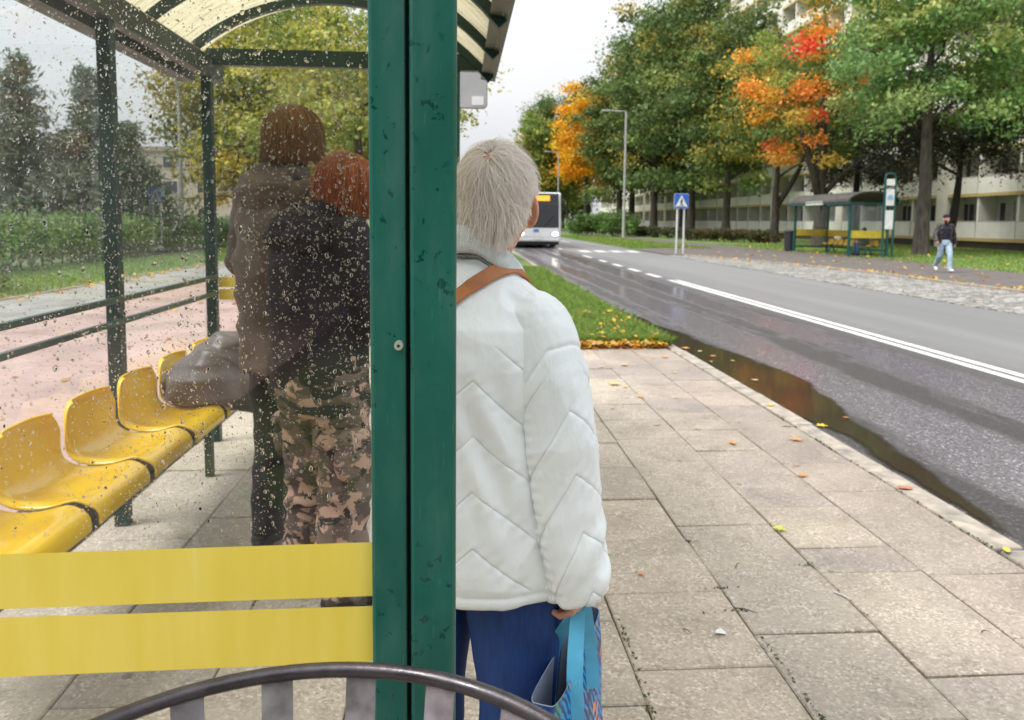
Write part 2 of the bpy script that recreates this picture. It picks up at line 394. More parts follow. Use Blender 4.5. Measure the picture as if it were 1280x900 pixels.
ad_ = N(nt, 'ShaderNodeMath', operation='MULTIPLY_ADD'); ad_.inputs[1].default_value = .07; nt.links.new(noisetex(nt, coord(nt), 45, 4, .7), ad_.inputs[0]); nt.links.new(at_.outputs['Fac'], ad_.inputs[2])
mxs = N(nt, 'ShaderNodeMixShader'); nt.links.new(ramp(nt, ad_.outputs[0], [(.02, 0), (.085, 1)]), mxs.inputs[0])
nt.links.new(N(nt, 'ShaderNodeBsdfTransparent').outputs[0], mxs.inputs[1]); nt.links.new(bs_.outputs[0], mxs.inputs[2]); nt.links.new(mxs.outputs[0], nt.nodes['Material Output'].inputs['Surface'])
mb = MB().add(V, Fq); po = tag(mb.build('puddle_water', PUD, smooth=True), kind='structure')
da = po.data.attributes.new('depth', 'FLOAT', 'POINT'); da.data.foreach_set('value', np.array(D,'f'))
# road paint
PAINT = M('road_paint', (.74,.73,.70), .55, var=.12, vscale=14, bmp=.3, bscale=90, col2=(.42,.41,.40))
mb = MB(); z = -.056
def mark(x0, x1, y0, y1): mb.add([(x0,y0,z),(x1,y0,z),(x1,y1,z),(x0,y1,z)], [(0,1,2,3)])
mark(5.28,5.40,-10,18.7); mark(5.47,5.59,-10,18.7)
for y in (19.6,21.9,24.4,27.0): mark(5.26,5.44,y,y+1.35)
mark(5.26,5.42,30,32.2); mark(5.26,5.42,39,75)
for i in range(4): mark(5.9+.8*i, 6.4+.8*i, 35.6, 37.6)
mark(7.6,7.75,52,90)
tag(mb.build('road_markings', PAINT), kind='structure')
# far side: cobbled bay, brown pavement, lawn
m, nt, b = newmat('cobbles'); v = coord(nt)
vo = N(nt, 'ShaderNodeTexVoronoi', feature='DISTANCE_TO_EDGE'); vo.inputs['Scale'].default_value = 7; nt.links.new(v, vo.inputs['Vector'])
v2 = N(nt, 'ShaderNodeTexVoronoi'); v2.inputs['Scale'].default_value = 7; nt.links.new(v, v2.inputs['Vector'])
s2 = N(nt, 'ShaderNodeSeparateColor'); nt.links.new(v2.outputs['Color'], s2.inputs[0])
cc = ramp(nt, s2.outputs[0], [(0, (.17,.16,.15)), (.5, (.30,.285,.265)), (1, (.46,.44,.41))])
jo = ramp(nt, vo.outputs['Distance'], [(.02, (.25,.22,.2)), (.1, (1,1,1))])
nt.links.new(mixc(nt, 1, cc, jo, 'MULTIPLY'), b.inputs['Base Color']); b.inputs['Roughness'].default_value = .6; bump(nt, b, jo, .6, .02); COB = m
BRN = M('brown_asphalt', (.125,.105,.095), .75, var=.25, vscale=3, bmp=.3, bscale=60, col2=(.08,.068,.062))
sheet('cobbled_bay', [(9.25,-5),(12.25,-5),(12.25,22),(11.6,26),(9.9,32.2),(9.25,33)], -.045, COB, .1)
sheet('far_pavement', [(12.25,-5),(16.4,-5),(16.9,24),(18.9,30.8),(18.9,37),(16.6,39),(15.8,120),(13.9,120),(13.9,44),(9.25,38.5),(9.25,33.02),(9.92,32.25),(11.62,26.05),(12.25,22.05)], -.012, BRN, .14)
mb = MB()
for a, b_ in (((12.2,-5),(12.2,22)),((12.2,22),(11.56,26)),((11.56,26),(9.86,32.2))): mb.bar((*a,-.02),(*b_,-.02),.12,.06)
tag(mb.build('bay_kerb', KERB), kind='structure')
sheet('far_lawn', [(16.4,-5),(120,-5),(120,260),(9.25,260),(9.25,38.55),(13.88,44.05),(13.88,120.1),(15.82,120.1),(16.62,39),(18.92,37.02),(18.92,30.78),(16.92,24)], -.03, LAWN, .1)
# behind the shelter: pink pavers, grey path, lawn
def paver_mat(name, c1, c2, mortar, sc_, rough=.7):
    m, nt, b = newmat(name); v = coord(nt)
    br = N(nt, 'ShaderNodeTexBrick'); br.inputs['Scale'].default_value = sc_; br.inputs['Mortar Size'].default_value = .012
    br.inputs['Color1'].default_value = (*c1,1); br.inputs['Color2'].default_value = (*c2,1); br.inputs['Mortar'].default_value = (*mortar,1)
    nt.links.new(v, br.inputs['Vector'])
    st = ramp(nt, noisetex(nt, v, .9, 7, .65), [(.35, .78), (.62, 1.05)])
    nt.links.new(mixc(nt, 1, br.outputs['Color'], st, 'MULTIPLY'), b.inputs['Base Color']); b.inputs['Roughness'].default_value = rough
    rr = ramp(nt, noisetex(nt, v, 1.3, 5), [(.4, rough), (.62, .3)]); nt.links.new(rr, b.inputs['Roughness']); return m
sheet('pink_paving', rect(-5.8, -1.76, -12, 160), -.02, paver_mat('pink_pavers', (.43,.275,.245), (.48,.32,.285), (.33,.25,.22), 5))
sheet('grey_path', rect(-7.9, -5.81, -12, 160), -.024, paver_mat('grey_pavers', (.36,.34,.31), (.30,.285,.26), (.2,.19,.17), 2.5))
sheet('left_lawn', rect(-13.5, -7.91, -12, 160), -.02, LAWN)
sheet('parking_road', rect(-60, -13.51, 20, 160), -.03, M('parking_asphalt', (.17,.165,.16), .5, var=.2, vscale=.6))
mb = MB(); mb.box(-5.86,-5.78,-12,160,-.1,.0); mb.box(-7.93,-7.85,-12,160,-.1,.0); tag(mb.build('path_edging', KERB), kind='structure')
# grass blades on the near verge
LEAF = leafmat('leaf', .3); GRASS = leafmat('grass_blade', .35, .5)
def blades(name, n, reg, h, seed, dens=None, wide=.004, cols=None, zb=-.01, label=None):
    r = np.random.default_rng(seed); x0, x1, y0, y1 = reg
    t = r.uniform(0,1,n); y = y0+(y1-y0)*t**(dens or 1); x = r.uniform(x0,x1,n)
    bas = np.stack([x,y,np.full(n,zb)],1); a = r.uniform(0,TAU,n); hh = h*r.uniform(.45,1.25,n)
    lean = r.normal(0,.42,(n,2)); s = np.stack([np.cos(a),np.sin(a),np.zeros(n)],1)*wide*r.uniform(.6,1.4,n)[:,None]
    mid = bas+np.stack([lean[:,0]*hh*.3,lean[:,1]*hh*.3,hh*.6],1); tip = bas+np.stack([lean[:,0]*hh*1.1,lean[:,1]*hh*1.1,hh],1)
    V = np.stack([bas-s,bas+s,mid+s*.8,tip,mid-s*.8],1)
    pal = np.array(cols or [(.20,.32,.055),(.26,.39,.08),(.34,.45,.13),(.15,.25,.045),(.42,.40,.18)])
    me = quads(name, V, pal[r.choice(len(pal),n,p=[.3,.3,.2,.15,.05])]*r.uniform(.8,1.2,(n,1)), 5)
    return tag(link(name, me, GRASS), kind='stuff')
sheet('verge_soil', rect(1.45, 2.35, 8.3, 40), -.008, LAWN)
blades('grass', 42000, (1.36,2.42,8.32,22), .125, 1, 1.9, .0048)
blades('roadside_grass', 16000, (9.3,13.8,40,75), .13, 2, 1.3, .012, zb=-.03)
blades('park_grass', 26000, (16.6,30,18,48), .09, 3, 1.0, .012, zb=-.03)
blades('hedge_grass', 15000, (-11.2,-7.95,9,34), .09, 4, 1.2, .009, zb=-.02)
# moss in the joints
mb = MB(); r = np.random.default_rng(9); P = []
for (x, y, s, n) in [(1.02,2.72,.035,40),(1.02,2.55,.05,30),(1.475,2.62,.02,14),(2.342,3.2,.012,40),(2.344,4.0,.012,40),(2.345,4.55,.014,60),(2.35,3.6,.012,30),(.57,2.35,.01,40),(.56,2.0,.01,50),(1.04,2.2,.012,30),(1.04,1.95,.012,60),(1.02,3.15,.03,20),(1.47,2.9,.03,20),(2.30,4.95,.03,60),(2.345,5.3,.014,30),(-1.67,3.0,.01,70),(-1.67,3.4,.012,70),(-1.67,3.8,.012,60),(-.76,2.7,.01,30),(-.33,2.4,.01,20)]:
    for _ in range(n): P.append((x+r.normal(0,s if s > .02 else .004), y+r.normal(0,.004 if s > .02 else .12), r.uniform(-.008,.006)))
P = np.array(P); V = leaf_quads(r, P, .007, .6, .5)
tag(link('moss', quads('moss', V, np.array([(.06,.1,.02),(.09,.13,.03),(.1,.085,.03)])[r.choice(3,len(P))]), LEAF), kind='stuff')
# ------------------------------------------------------------------ near shelter
m, nt, b = newmat('green_paint'); v = coord(nt)
base = ramp(nt, noisetex(nt, v, 5, 6, .6), [(.3, (.004,.085,.062)), (.7, (.007,.125,.095))])
sp = ramp(nt, noisetex(nt, coord(nt,'Object',(1,1,.8)), 78, 4, .6, .35), [(.625, 0), (.64, 1)])
sc2 = coord(nt, 'Object', (9,9,.7)); scr = ramp(nt, noisetex(nt, sc2, 30, 2, .5), [(.70, 0), (.73, 1)])
grp = ramp(nt, noisetex(nt, v, 6.5, 3), [(.46, 0), (.54, 1)])
spm = mixc(nt, 1, sp, grp, 'MULTIPLY')
c = mixc(nt, spm, base, (.003,.056,.045)); c = mixc(nt, mixc(nt, 1, scr, (.22,.22,.22), 'MULTIPLY'), c, (.12,.25,.21))
film = ramp(nt, noisetex(nt, coord(nt,'Object',(3,3,.8)), 6, 6, .7), [(.48, 0), (.75, .3)])
c = mixc(nt, film, c, (.12,.22,.185))
nt.links.new(c, b.inputs['Base Color']); b.inputs['Coat Weight'].default_value = .0; b.inputs['Specular IOR Level'].default_value = .5
nt.links.new(ramp(nt, spm, [(0, .42), (1, .18)]), b.inputs['Roughness'])
bump(nt, b, mixc(nt, .6, noisetex(nt, v, 160, 3), spm), .12, .002); GREEN = m
FARGREEN = M('far_green_paint', (.008,.085,.07), .4, var=.2)
GLASS = glassmat('shelter_glass', (.95,.97,.96), .9, .015, (.24,.60,.11,.012))
GLASS2 = glassmat('rear_glass', (.96,.975,.97), .9, .05)
m, nt, b = newmat('yellow_film'); v = coord(nt); 
c = ramp(nt, noisetex(nt, coord(nt,'Object',(1,1,.12)), 26, 5, .6), [(.3, (.80,.62,.075)), (.62, (.85,.69,.12)), (.85, (.88,.78,.32))])
nt.links.new(c, b.inputs['Base Color']); b.inputs['Roughness'].default_value = .4; bump(nt, b, noisetex(nt, coord(nt,'Object',(1,1,.15)), 90, 3), .1, .001); YFILM = m
m, nt, b = newmat('roof_sheet'); v = coord(nt, 'Object', (.6,5,1))
c = ramp(nt, noisetex(nt, v, 6, 6, .65), [(.30, (.22,.18,.09)), (.47, (.58,.52,.34)), (.75, (.72,.66,.47))])
nt.links.new(c, b.inputs['Base Color']); b.inputs['Roughness'].default_value = .45
t = N(nt, 'ShaderNodeBsdfTranslucent'); nt.links.new(c, t.inputs[0]); mx = N(nt, 'ShaderNodeMixShader'); mx.inputs[0].default_value = .66
nt.links.new(b.outputs[0], mx.inputs[1]); nt.links.new(t.outputs[0], mx.inputs[2]); nt.links.new(mx.outputs[0], nt.nodes['Material Output'].inputs[0]); ROOF = m
CHROME = M('bolt_metal', (.75,.74,.72), .3, .6)
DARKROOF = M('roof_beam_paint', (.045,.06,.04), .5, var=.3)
CREAM = M('gutter_cream', (.55,.50,.40), .5, var=.2)

YA, YB, XF, XB = .82, 4.78, -.03, -1.55
sh = thing('bus_shelter', 'dark green bus shelter with rain-spotted glass and arched cream roof, photographed from its end', 'bus shelter', (-.78,2.8,0))
def post(x0, x1, y0, y1, z1, mat=GREEN, name='post'): return MB().box(x0,x1,y0,y1,0,z1).build(name, mat, sh, bevel=.004)
p0 = post(-.0552, -.0042, YA, YA+.051, 2.4)
MB().tube([(-.0675,YA-.0055,1.282),(-.0675,YA+.004,1.282)], .0049, 16).build('bolt', CHROME, p0, smooth=True, auto=35)
MB().tube([(-.0675,YA-.0062,1.282),(-.0675,YA-.0052,1.282)], .0017, 10).build('bolt_hole', M('black_hole', (.01,.01,.01), .8), p0)
post(-.0995, -.0595, YA+.004, YA+.03, 2.3, name='glass_frame')
MB().box(-.0596,-.0551,YA+.018,YA+.024,0,2.3).build('gap_seal', M('black_rubber', (.008,.008,.008), .7), sh)
post(XB-.03, XB+.03, YA, YA+.06, 2.4); post(XF-.026, XF+.026, YB, YB+.05, 2.4)
DGREEN = M('shaded_green_paint', (.004,.035,.028), .4, var=.3)  # shelter green darkened: shade on rear posts and roof frame put into the colour
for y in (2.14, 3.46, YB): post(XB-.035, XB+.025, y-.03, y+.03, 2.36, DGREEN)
def stripes(parent, x0, x1, y, tilt=0.):
    for (a, b_, ta, tb_) in ((.986,1.0505,.0142,.0178),(.9065,.974,.016,.007)):
        MB().add([(x0,y,a-ta*tilt),(x1,y,a),(x1,y,b_),(x0,y,b_-tb_*tilt)], [(0,1,2,3)]).build('stripe', YFILM, parent)
pn = MB().add([(XB+.03,YA+.017,.25),(-.098,YA+.017,.25),(-.098,YA+.017,2.3),(XB+.03,YA+.017,2.3)], [(0,1,2,3)]).build('glass_pane', GLASS, sh)
stripes(pn, XB+.03, -.0985, YA+.0155, 1.)
fp = MB().add([(XB+.025,YB+.02,.31),(XF-.026,YB+.02,.31),(XF-.026,YB+.02,2.36),(XB+.025,YB+.02,2.36)], [(0,1,2,3)]).build('glass_pane', GLASS2, sh)
stripes(fp, XB+.03, XF-.03, YB+.0185)
for (a, b_) in ((YA+.06,2.11),(2.17,3.43),(3.49,YB-.03)):
    MB().add([(XB-.01,a,.4),(XB-.01,b_,.4),(XB-.01,b_,2.2),(XB-.01,a,2.2)], [(0,1,2,3)]).build('glass_pane', GLASS2, sh)
MB().box(XB+.025,XF-.026,YB,YB+.04,.2,.3).build('bottom_rail', GREEN, sh, bevel=.004)
for z in (1.055, .955):
    MB().box(XB+.02,XB+.045,YA+.06,YB-.03,z-.013,z+.013).build('back_rail', M('rail_paint', (.02,.06,.045), .3, var=.2) if z > 1 else bpy.data.materials['rail_paint'], sh, bevel=.004)
# roof: barrel arch
ap, xa, rr_ = 2.76, -.80, 1.30
za = lambda x: ap-(rr_-math.sqrt(max(.05, rr_*rr_-(x-xa)**2)))
x0, x1 = -1.76, .19
nx, ny = 28, 130; V = []; Fc = []
for i in range(nx+1):
    x = x0+(x1-x0)*i/nx
    for j in range(ny+1):
        y = .62+(4.98-.62)*j/ny; V.append((x, y, za(x)+.03+.006*math.sin(y*TAU/.076)))
for i in range(nx):
    for j in range(ny): a = i*(ny+1)+j; Fc.append((a, a+1, a+ny+2, a+ny+1))
rf = MB().add(V, Fc).build('roof', ROOF, sh, smooth=True)
for y in (.82, 2.14, 3.46, 4.12, YB):
    mb = MB(); k = 26
    for i in range(k):
        xx, xy = x0+(x1-x0)*i/k, x0+(x1-x0)*(i+1)/k
        mb.bar((xx,y,za(xx)), (xy,y,za(xy)), .045, .05, up=(0,0,1))
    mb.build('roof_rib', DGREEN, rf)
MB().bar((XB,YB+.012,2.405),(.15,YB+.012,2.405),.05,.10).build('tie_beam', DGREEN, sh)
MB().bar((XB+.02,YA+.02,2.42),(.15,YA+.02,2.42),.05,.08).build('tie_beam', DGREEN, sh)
for y in (3.46, YB): MB().bar((.17,y,2.37),(-.18,y+.005,2.60),.03,.03).build('corner_brace', GREEN, sh)
MB().add([(.13,.6,2.345),(.225,.6,2.33),(.235,.6,2.46),(.20,.6,2.47),(.13,5.0,2.345),(.225,5.0,2.33),(.235,5.0,2.46),(.20,5.0,2.47)],
   [(0,1,2,3),(7,6,5,4),(0,4,5,1),(1,5,6,2),(2,6,7,3),(3,7,4,0)]).build('fascia', M('fascia_paint', (.09,.105,.065), .5, var=.3, vscale=4), sh)
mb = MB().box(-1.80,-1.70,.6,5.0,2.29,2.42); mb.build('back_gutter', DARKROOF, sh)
MB().box(-1.70,-1.56,.6,5.0,2.405,2.43).build('back_soffit', CREAM, sh)
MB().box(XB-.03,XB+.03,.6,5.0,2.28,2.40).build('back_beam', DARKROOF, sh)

# bench of shell seats
m, nt, b = newmat('yellow_plastic'); v = coord(nt)
nt.links.new(ramp(nt, noisetex(nt, v, 7, 5), [(.3, (.88,.53,.003)), (.7, (.96,.64,.008))]), b.inputs['Base Color'])
b.inputs['Roughness'].default_value = .2; b.inputs['Specular IOR Level'].default_value = .6
bump(nt, b, noisetex(nt, v, 30, 3), .05, .003); YEL = m
bn = thing('shelter_bench', 'row of glossy yellow plastic bucket seats along the back of the near glass shelter', 'bench', (-1.4,3,0))
def seat_mesh():
    # profile: (x outward from wall, z), then rounded across width
    prof = [(.022,.232),(.004,.228),(.0,.205),(.008,.16),(.020,.105),(.040,.055),(.075,.022),(.12,.004),(.19,.0),(.25,.006),(.30,.016),(.335,.016),(.360,.004),(.368,-.022),(.362,-.052)]
    nu = 18; V = []; Fc = []
    for k, (px, pz) in enumerate(prof):
        t = k/(len(prof)-1)
        wd = (.2140)*(1-.30*max(0,(pz-.11)/.122)**2.6) if pz > .11 else (.2140)-.012*math.sin(t*PI)
        if px > .335: wd = (.2140)*(1-.10*(px-.335)/.033)
        for i in range(nu+1):
            u = -1+2*i/nu; e = abs(u)**3.5
            dz, dx = 0, 0
            back = min(1, max(0, (pz-.03)/.12))
            dx += back*(.045*e) ; dz += (1-back)*(.016*e - .016*(1-u*u)*math.sin(min(1,px/.33)*PI))
            if px > .32: dz -= .02*e
            lip = .0
            if abs(u) > .93 and .03 < px < .30: dz -= (1-back)*.022*(abs(u)-.93)/.07*min(1,(.30-px)/.08); dx -= back*.03*(abs(u)-.93)/.07
            V.append((px+dx, u*wd, pz+dz))
    for k in range(len(prof)-1):
        for i in range(nu): a = k*(nu+1)+i; Fc.append((a, a+1, a+nu+2, a+nu+1))
    return V, Fc
SV, SF = seat_mesh()
for n_, yc in enumerate((1.71,2.15,2.59,3.03,3.47,3.91,4.35)):
    o = MB().add([(x-1.523, y+yc, z+.488) for x, y, z in SV], SF).build('seat', YEL, bn, smooth=True)
    s = o.modifiers.new('s', 'SOLIDIFY'); s.thickness = .012; s.offset = -1
    s = o.modifiers.new('ss', 'SUBSURF'); s.levels = 1; s.render_levels = 1
MB().box(-1.49,-1.195,1.5,4.58,.395,.428).build('seat_beam', DARKROOF, bn)  # beam widened to a dark plate standing in for shade between the seats
for y in (1.5, 4.12): MB().box(-1.40,-1.36,y-.02,y+.02,0,.35).build('bench_leg', DARKROOF, bn)

# litter bin below the camera
BM_ = M('bin_metal', (.075,.066,.072), .30, .55, var=.25, vscale=22, bmp=.18, bscale=140, bdist=.002, rvar=.15)
SL_ = M('slat_metal', (.34,.32,.35), .38, .4, var=.35, vscale=26, col2=(.17,.155,.17), rvar=.15)
bi = thing('litter_bin', 'round litter bin with dark tubular rim and flat grey metal slats, wet with rain', 'bin', (-.1355,.4495,0))
cx, cy_, rb = -.1355, .4495, .3025
rim = MB().tube([(cx+rb*math.cos(TAU*i/96), cy_+rb*math.sin(TAU*i/96), .95) for i in range(96)], .0078, 14, closed=True).build('rim', BM_, bi, smooth=True)
ang0 = math.atan2(.3, -.02)
for k in range(22):
    a = R(100.0-TAU*0-360/22*k)
    mb = MB(); pr = [(rb-.001,.944),(rb-.008,.90),(rb-.03,.80),(rb-.075,.62),(rb-.12,.42),(rb-.15,.24)]
    V = []; Fc = []
    for (r_, z) in pr:
        w_ = .0155 if r_ > .2 else .012
        for s_, t_ in ((-1,-.0015),(1,-.0015),(1,.0015),(-1,.0015)):
            V.append((cx+(r_+t_)*math.cos(a)-s_*w_*math.sin(a), cy_+(r_+t_)*math.sin(a)+s_*w_*math.cos(a), z))
    for i in range(len(pr)-1):
        for j in range(4): Fc.append((i*4+j, i*4+(j+1) % 4, i*4+4+(j+1) % 4, i*4+4+j))
    Fc += [(3,2,1,0), tuple(range(len(V)-4, len(V)))]
    mb.add(V, Fc).build('slat', SL_, bi)
MB().tube([(cx+(rb-.14)*math.cos(TAU*i/48), cy_+(rb-.14)*math.sin(TAU*i/48), .25) for i in range(48)], .008, 8, closed=True).build('lower_ring', BM_, bi, smooth=True)
MB().tube([(cx,cy_,0),(cx,cy_,.05),(cx,cy_,.24)], [.11,.05,.05], 20).build('foot', BM_, bi, smooth=True, auto=40)
MB().tube([(cx,cy_,.24),(cx,cy_,.252)], [.17,.17], 24).build('floor_plate', BM_, bi)

# bus-stop board beyond the shelter
sg = thing('stop_sign', 'plain grey back of a bus stop board hanging beyond the shelter roof end', 'sign', (-.22,6.1,0))
GREYB = M('grey_board', (.42,.42,.44), .55, var=.06)
def rrect(x0, x1, z0, z1, r, y0, y1, n=6):
    P = []
    for (cx_, cz_, a0) in ((x1-r,z1-r,0),(x0+r,z1-r,90),(x0+r,z0+r,180),(x1-r,z0+r,270)):
        for i in range(n+1): a = R(a0+90*i/n); P.append((cx_+r*math.cos(a), cz_+r*math.sin(a)))
    k = len(P); V = [(x,y0,z) for x,z in P]+[(x,y1,z) for x,z in P]
    return MB().add(V, [tuple(range(k)), tuple(reversed(range(k,2*k)))]+[(i,k+i,k+(i+1)%k,(i+1)%k) for i in range(k)])
bd = rrect(-.29,.21,2.325,2.86,.035,6.10,6.118).build('board', GREYB, sg)
rrect(-.296,.216,2.319,2.866,.04,6.119,6.13).build('board_frame', M('grey_frame', (.30,.30,.32), .5), sg)
MB().box(.09,.185,6.0965,6.0995,2.345,2.415).build('white_sticker', M('white_label', (.78,.78,.78), .5), bd)
MB().tube([(-.24,6.17,0),(-.24,6.17,2.95)], .03, 14).build('pole', M('grey_pole', (.4,.4,.4), .5), sg, smooth=True, auto=40)

# ------------------------------------------------------------------ far side furniture
fs = thing('far_bus_shelter', 'small green bus shelter across the road with yellow stripes and dark pitched roof', 'bus shelter', (17.8,34,0))
a0, a1, b0, b1 = 16.85, 18.55, 31.3, 36.6
for x in (a0, a1):
    for y in (b0, b1): MB().box(x-.05,x+.05,y-.05,y+.05,0,2.3).build('post', FARGREEN, fs)
MB().box(a1-.05,a1+.05,33.9,34.0,0,2.3).build('post', FARGREEN, fs)
MB().box(a0-.04,a0+.04,33.9,34.0,2.0,2.3).build('post', FARGREEN, fs)
FG = glassmat('far_glass', (.9,.92,.91), 1.0, .08)
YF2 = M('yellow_strip', (.66,.50,.05), .5)
for y in (b0, b1):
    g = MB().add([(a0+.05,y,.3),(a1-.05,y,.3),(a1-.05,y,2.25),(a0+.05,y,2.25)], [(0,1,2,3)]).build('glass_pane', FG, fs)
    MB().box(a0+.05,a1-.05,y-.012,y-.006,.80,1.12).build('stripe', YF2, g)
    MB().box(a0+.05,a1-.05,y-.02,y+.02,.22,.30).build('bottom_rail', FARGREEN, fs)
for ya_, yb_ in ((b0+.05,33.88),(34.02,b1-.05)):
    g = MB().add([(a1,ya_,.3),(a1,yb_,.3),(a1,yb_,2.25),(a1,ya_,2.25)], [(0,1,2,3)]).build('glass_pane', FG, fs)
    MB().box(a1-.012,a1-.006,ya_,yb_,.80,1.1).build('stripe', YF2, g)
MB().box(a1-.02,a1+.02,b0,b1,.22,.30).build('bottom_rail', FARGREEN, fs)
xm = (a0+a1)/2; V = []; k = 12
RFD = M('dark_roof', (.07,.062,.055), .6, var=.35, vscale=3)
mb = MB(); pts = [(xm+1.12*math.cos(PI*i/k), 2.36+.42*math.sin(PI*i/k)) for i in range(k+1)]
for e, (ya_, yb_) in enumerate(((30.9,37.0),)):
    V = [(x,ya_,z) for x,z in pts]+[(x,yb_,z) for x,z in pts]; n = k+1
    mb.add(V, [(i,i+1,n+i+1,n+i) for i in range(k)])
rf2 = mb.build('roof', RFD, fs); s = rf2.modifiers.new('s','SOLIDIFY'); s.thickness = .05
MB().box(xm-1.13,xm-1.07,30.9,37.0,2.27,2.40).build('fascia', FARGREEN, fs); MB().box(xm+1.07,xm+1.13,30.9,37.0,2.27,2.40).build('fascia', FARGREEN, fs)
MB().box(xm-1.07,xm+1.07,31.27,31.33,2.25,2.36).build('end_beam', FARGREEN, fs)
MB().box(xm-1.155,xm-1.135,33.2,34.9,2.27,2.45).build('name_board', M('pale_board', (.55,.62,.55), .5), fs)
fb = thing('far_bench', 'row of yellow seats inside the far green bus shelter', 'bench', (18.3,33.9,0))
for i in range(9):
    y = 31.85+.5*i
    MB().add([(18.42-x, yy+y, z+.46) for x, yy, z in SV], [tuple(reversed(f)) for f in SF]).build('seat', M('far_yellow',(.78,.45,.01),.35) if i == 0 else bpy.data.materials['far_yellow'], fb, smooth=True)
MB().box(18.22,18.28,31.6,36.2,.36,.42).build('seat_beam', FARGREEN, fb)
for y in (32.2, 33.8, 35.5):
    MB().bar((18.25,y,.36),(18.45,y,-.01),.05,.05).build('bench_leg', FARGREEN, fb); MB().bar((18.25,y,.36),(18.05,y,-.01),.05,.05).build('bench_leg', FARGREEN, fb)
lb = thing('street_bin', 'tall dark litter bin standing at the left end of the far shelter', 'bin', (16.9,37.3,0))
DK = M('dark_bin', (.03,.03,.035), .5)
MB().rings([(16.9,37.3,0,.2,.2),(16.9,37.3,.04,.24,.24),(16.9,37.3,.95,.26,.26)], 20).build('body', DK, lb); MB().rings([(16.9,37.3,.952,.28,.28),(16.9,37.3,1.02,.28,.28),(16.9,37.3,1.08,.2,.2)], 20).build('lid', DK, lb)
# timetable frame
tt = thing('timetable_stand', 'tall green timetable frame with three white sheets beside the far shelter', 'sign', (18.15,30.6,0))
for x in (17.95, 18.4):
    MB().box(x-.035,x+.035,30.57,30.63,0,3.42).build('upright', FARGREEN, tt)
MB().tube([(17.95,30.6,3.42),(18.0,30.6,3.52),(18.175,30.6,3.56),(18.35,30.6,3.52),(18.4,30.6,3.42)], .04, 8).build('top_bow', FARGREEN, tt)
WH = M('white_sheet', (.78,.78,.77), .5)
for z0, z1 in ((3.05,3.32),(2.2,2.9),(1.2,2.0)):
    pl = MB().box(18.0,18.35,30.555,30.6,z0,z1).build('sheet', WH, tt)
    if z0 == 2.2: MB().rings([(18.17,30.55,2.45,.09,.003),(18.17,30.55,2.5,.13,.003),(18.17,30.55,2.6,.12,.003),(18.17,30.55,2.66,.06,.003)], 12).build('blue_mark', M('blue_print', (.25,.45,.75), .5), pl)
# crossing sign
cs = thing('crossing_sign', 'blue pedestrian crossing sign on two white posts at the far kerb', 'sign', (9.98,33.3,0))
WP = M('white_post', (.68,.68,.67), .5, var=.15, vscale=3)
for x in (9.82, 10.14): MB().tube([(x,33.34,-.04),(x,33.34,2.35)], .045, 10).build('post', WP, cs, smooth=True, auto=40)
bo = rrect(9.66,10.30,2.05,2.70,.05,33.25,33.27).build('board', M('sign_blue', (.02,.13,.52), .4), cs)
rrect(9.645,10.315,2.035,2.715,.055,33.272,33.285).build('board_rim', M('sign_rim', (.72,.74,.76), .4), cs)
tr = MB().add([(9.70,33.247,2.12),(10.26,33.247,2.12),(9.98,33.247,2.64)], [(0,1,2)]).build('white_triangle', M('sign_white', (.82,.82,.82), .4), bo)
BK = M('sign_black', (.01,.01,.01), .5)
mb = MB().ell((9.99,33.243,2.47),(.032,.002,.035)).bar((9.985,33.243,2.43),(9.975,33.243,2.29),.004,.06,up=(1,0,0)).bar((9.98,33.243,2.30),(9.92,33.243,2.16),.004,.03,up=(1,0,0)).bar((9.98,33.243,2.30),(10.04,33.243,2.16),.004,.03,up=(1,0,0)).bar((9.985,33.243,2.41),(9.91,33.243,2.33),.004,.022,up=(1,0,0)).bar((9.985,33.243,2.41),(10.05,33.243,2.34),.004,.022,up=(1,0,0))
for i in range(4): mb.box(9.80+.1*i,9.86+.1*i,33.2445,33.2455,2.13,2.155)
mb.build('walking_figure', BK, tr)
# street lamps
LG = M('lamp_pole_grey', (.42,.42,.41), .5, var=.1)
lab = ['tall grey street lamp at the verge beside the white crossing sign', 'farther grey street lamp rising behind the roof of the bus']
def lamp(x, y, l, h=10.7):
    t = thing('street_lamp', l, 'street lamp', (x,y,0), group='street lamps along the far verge')
    MB().tube([(x,y,-.05),(x,y,2.2),(x,y,2.21),(x,y,h-.12),(x-.06,y,h)], [.13,.13,.10,.085,.07], 12).build('pole', LG, t, smooth=True, auto=35)
    MB().tube([(x-.04,y,h),(x-1.0,y,h+.03)], .06, 10).build('arm', LG, t, smooth=True)
    MB().rings([(x-1.5,y,h-.03,.45,.12),(x-1.5,y,h+.03,.62,.16),(x-1.5,y,h+.09,.55,.13)], 16).build('lamp_head', LG, t, smooth=True)
    return t
lamp(13.95,63.1,lab[0]); lamp(13.5,103,lab[1], 10.9)

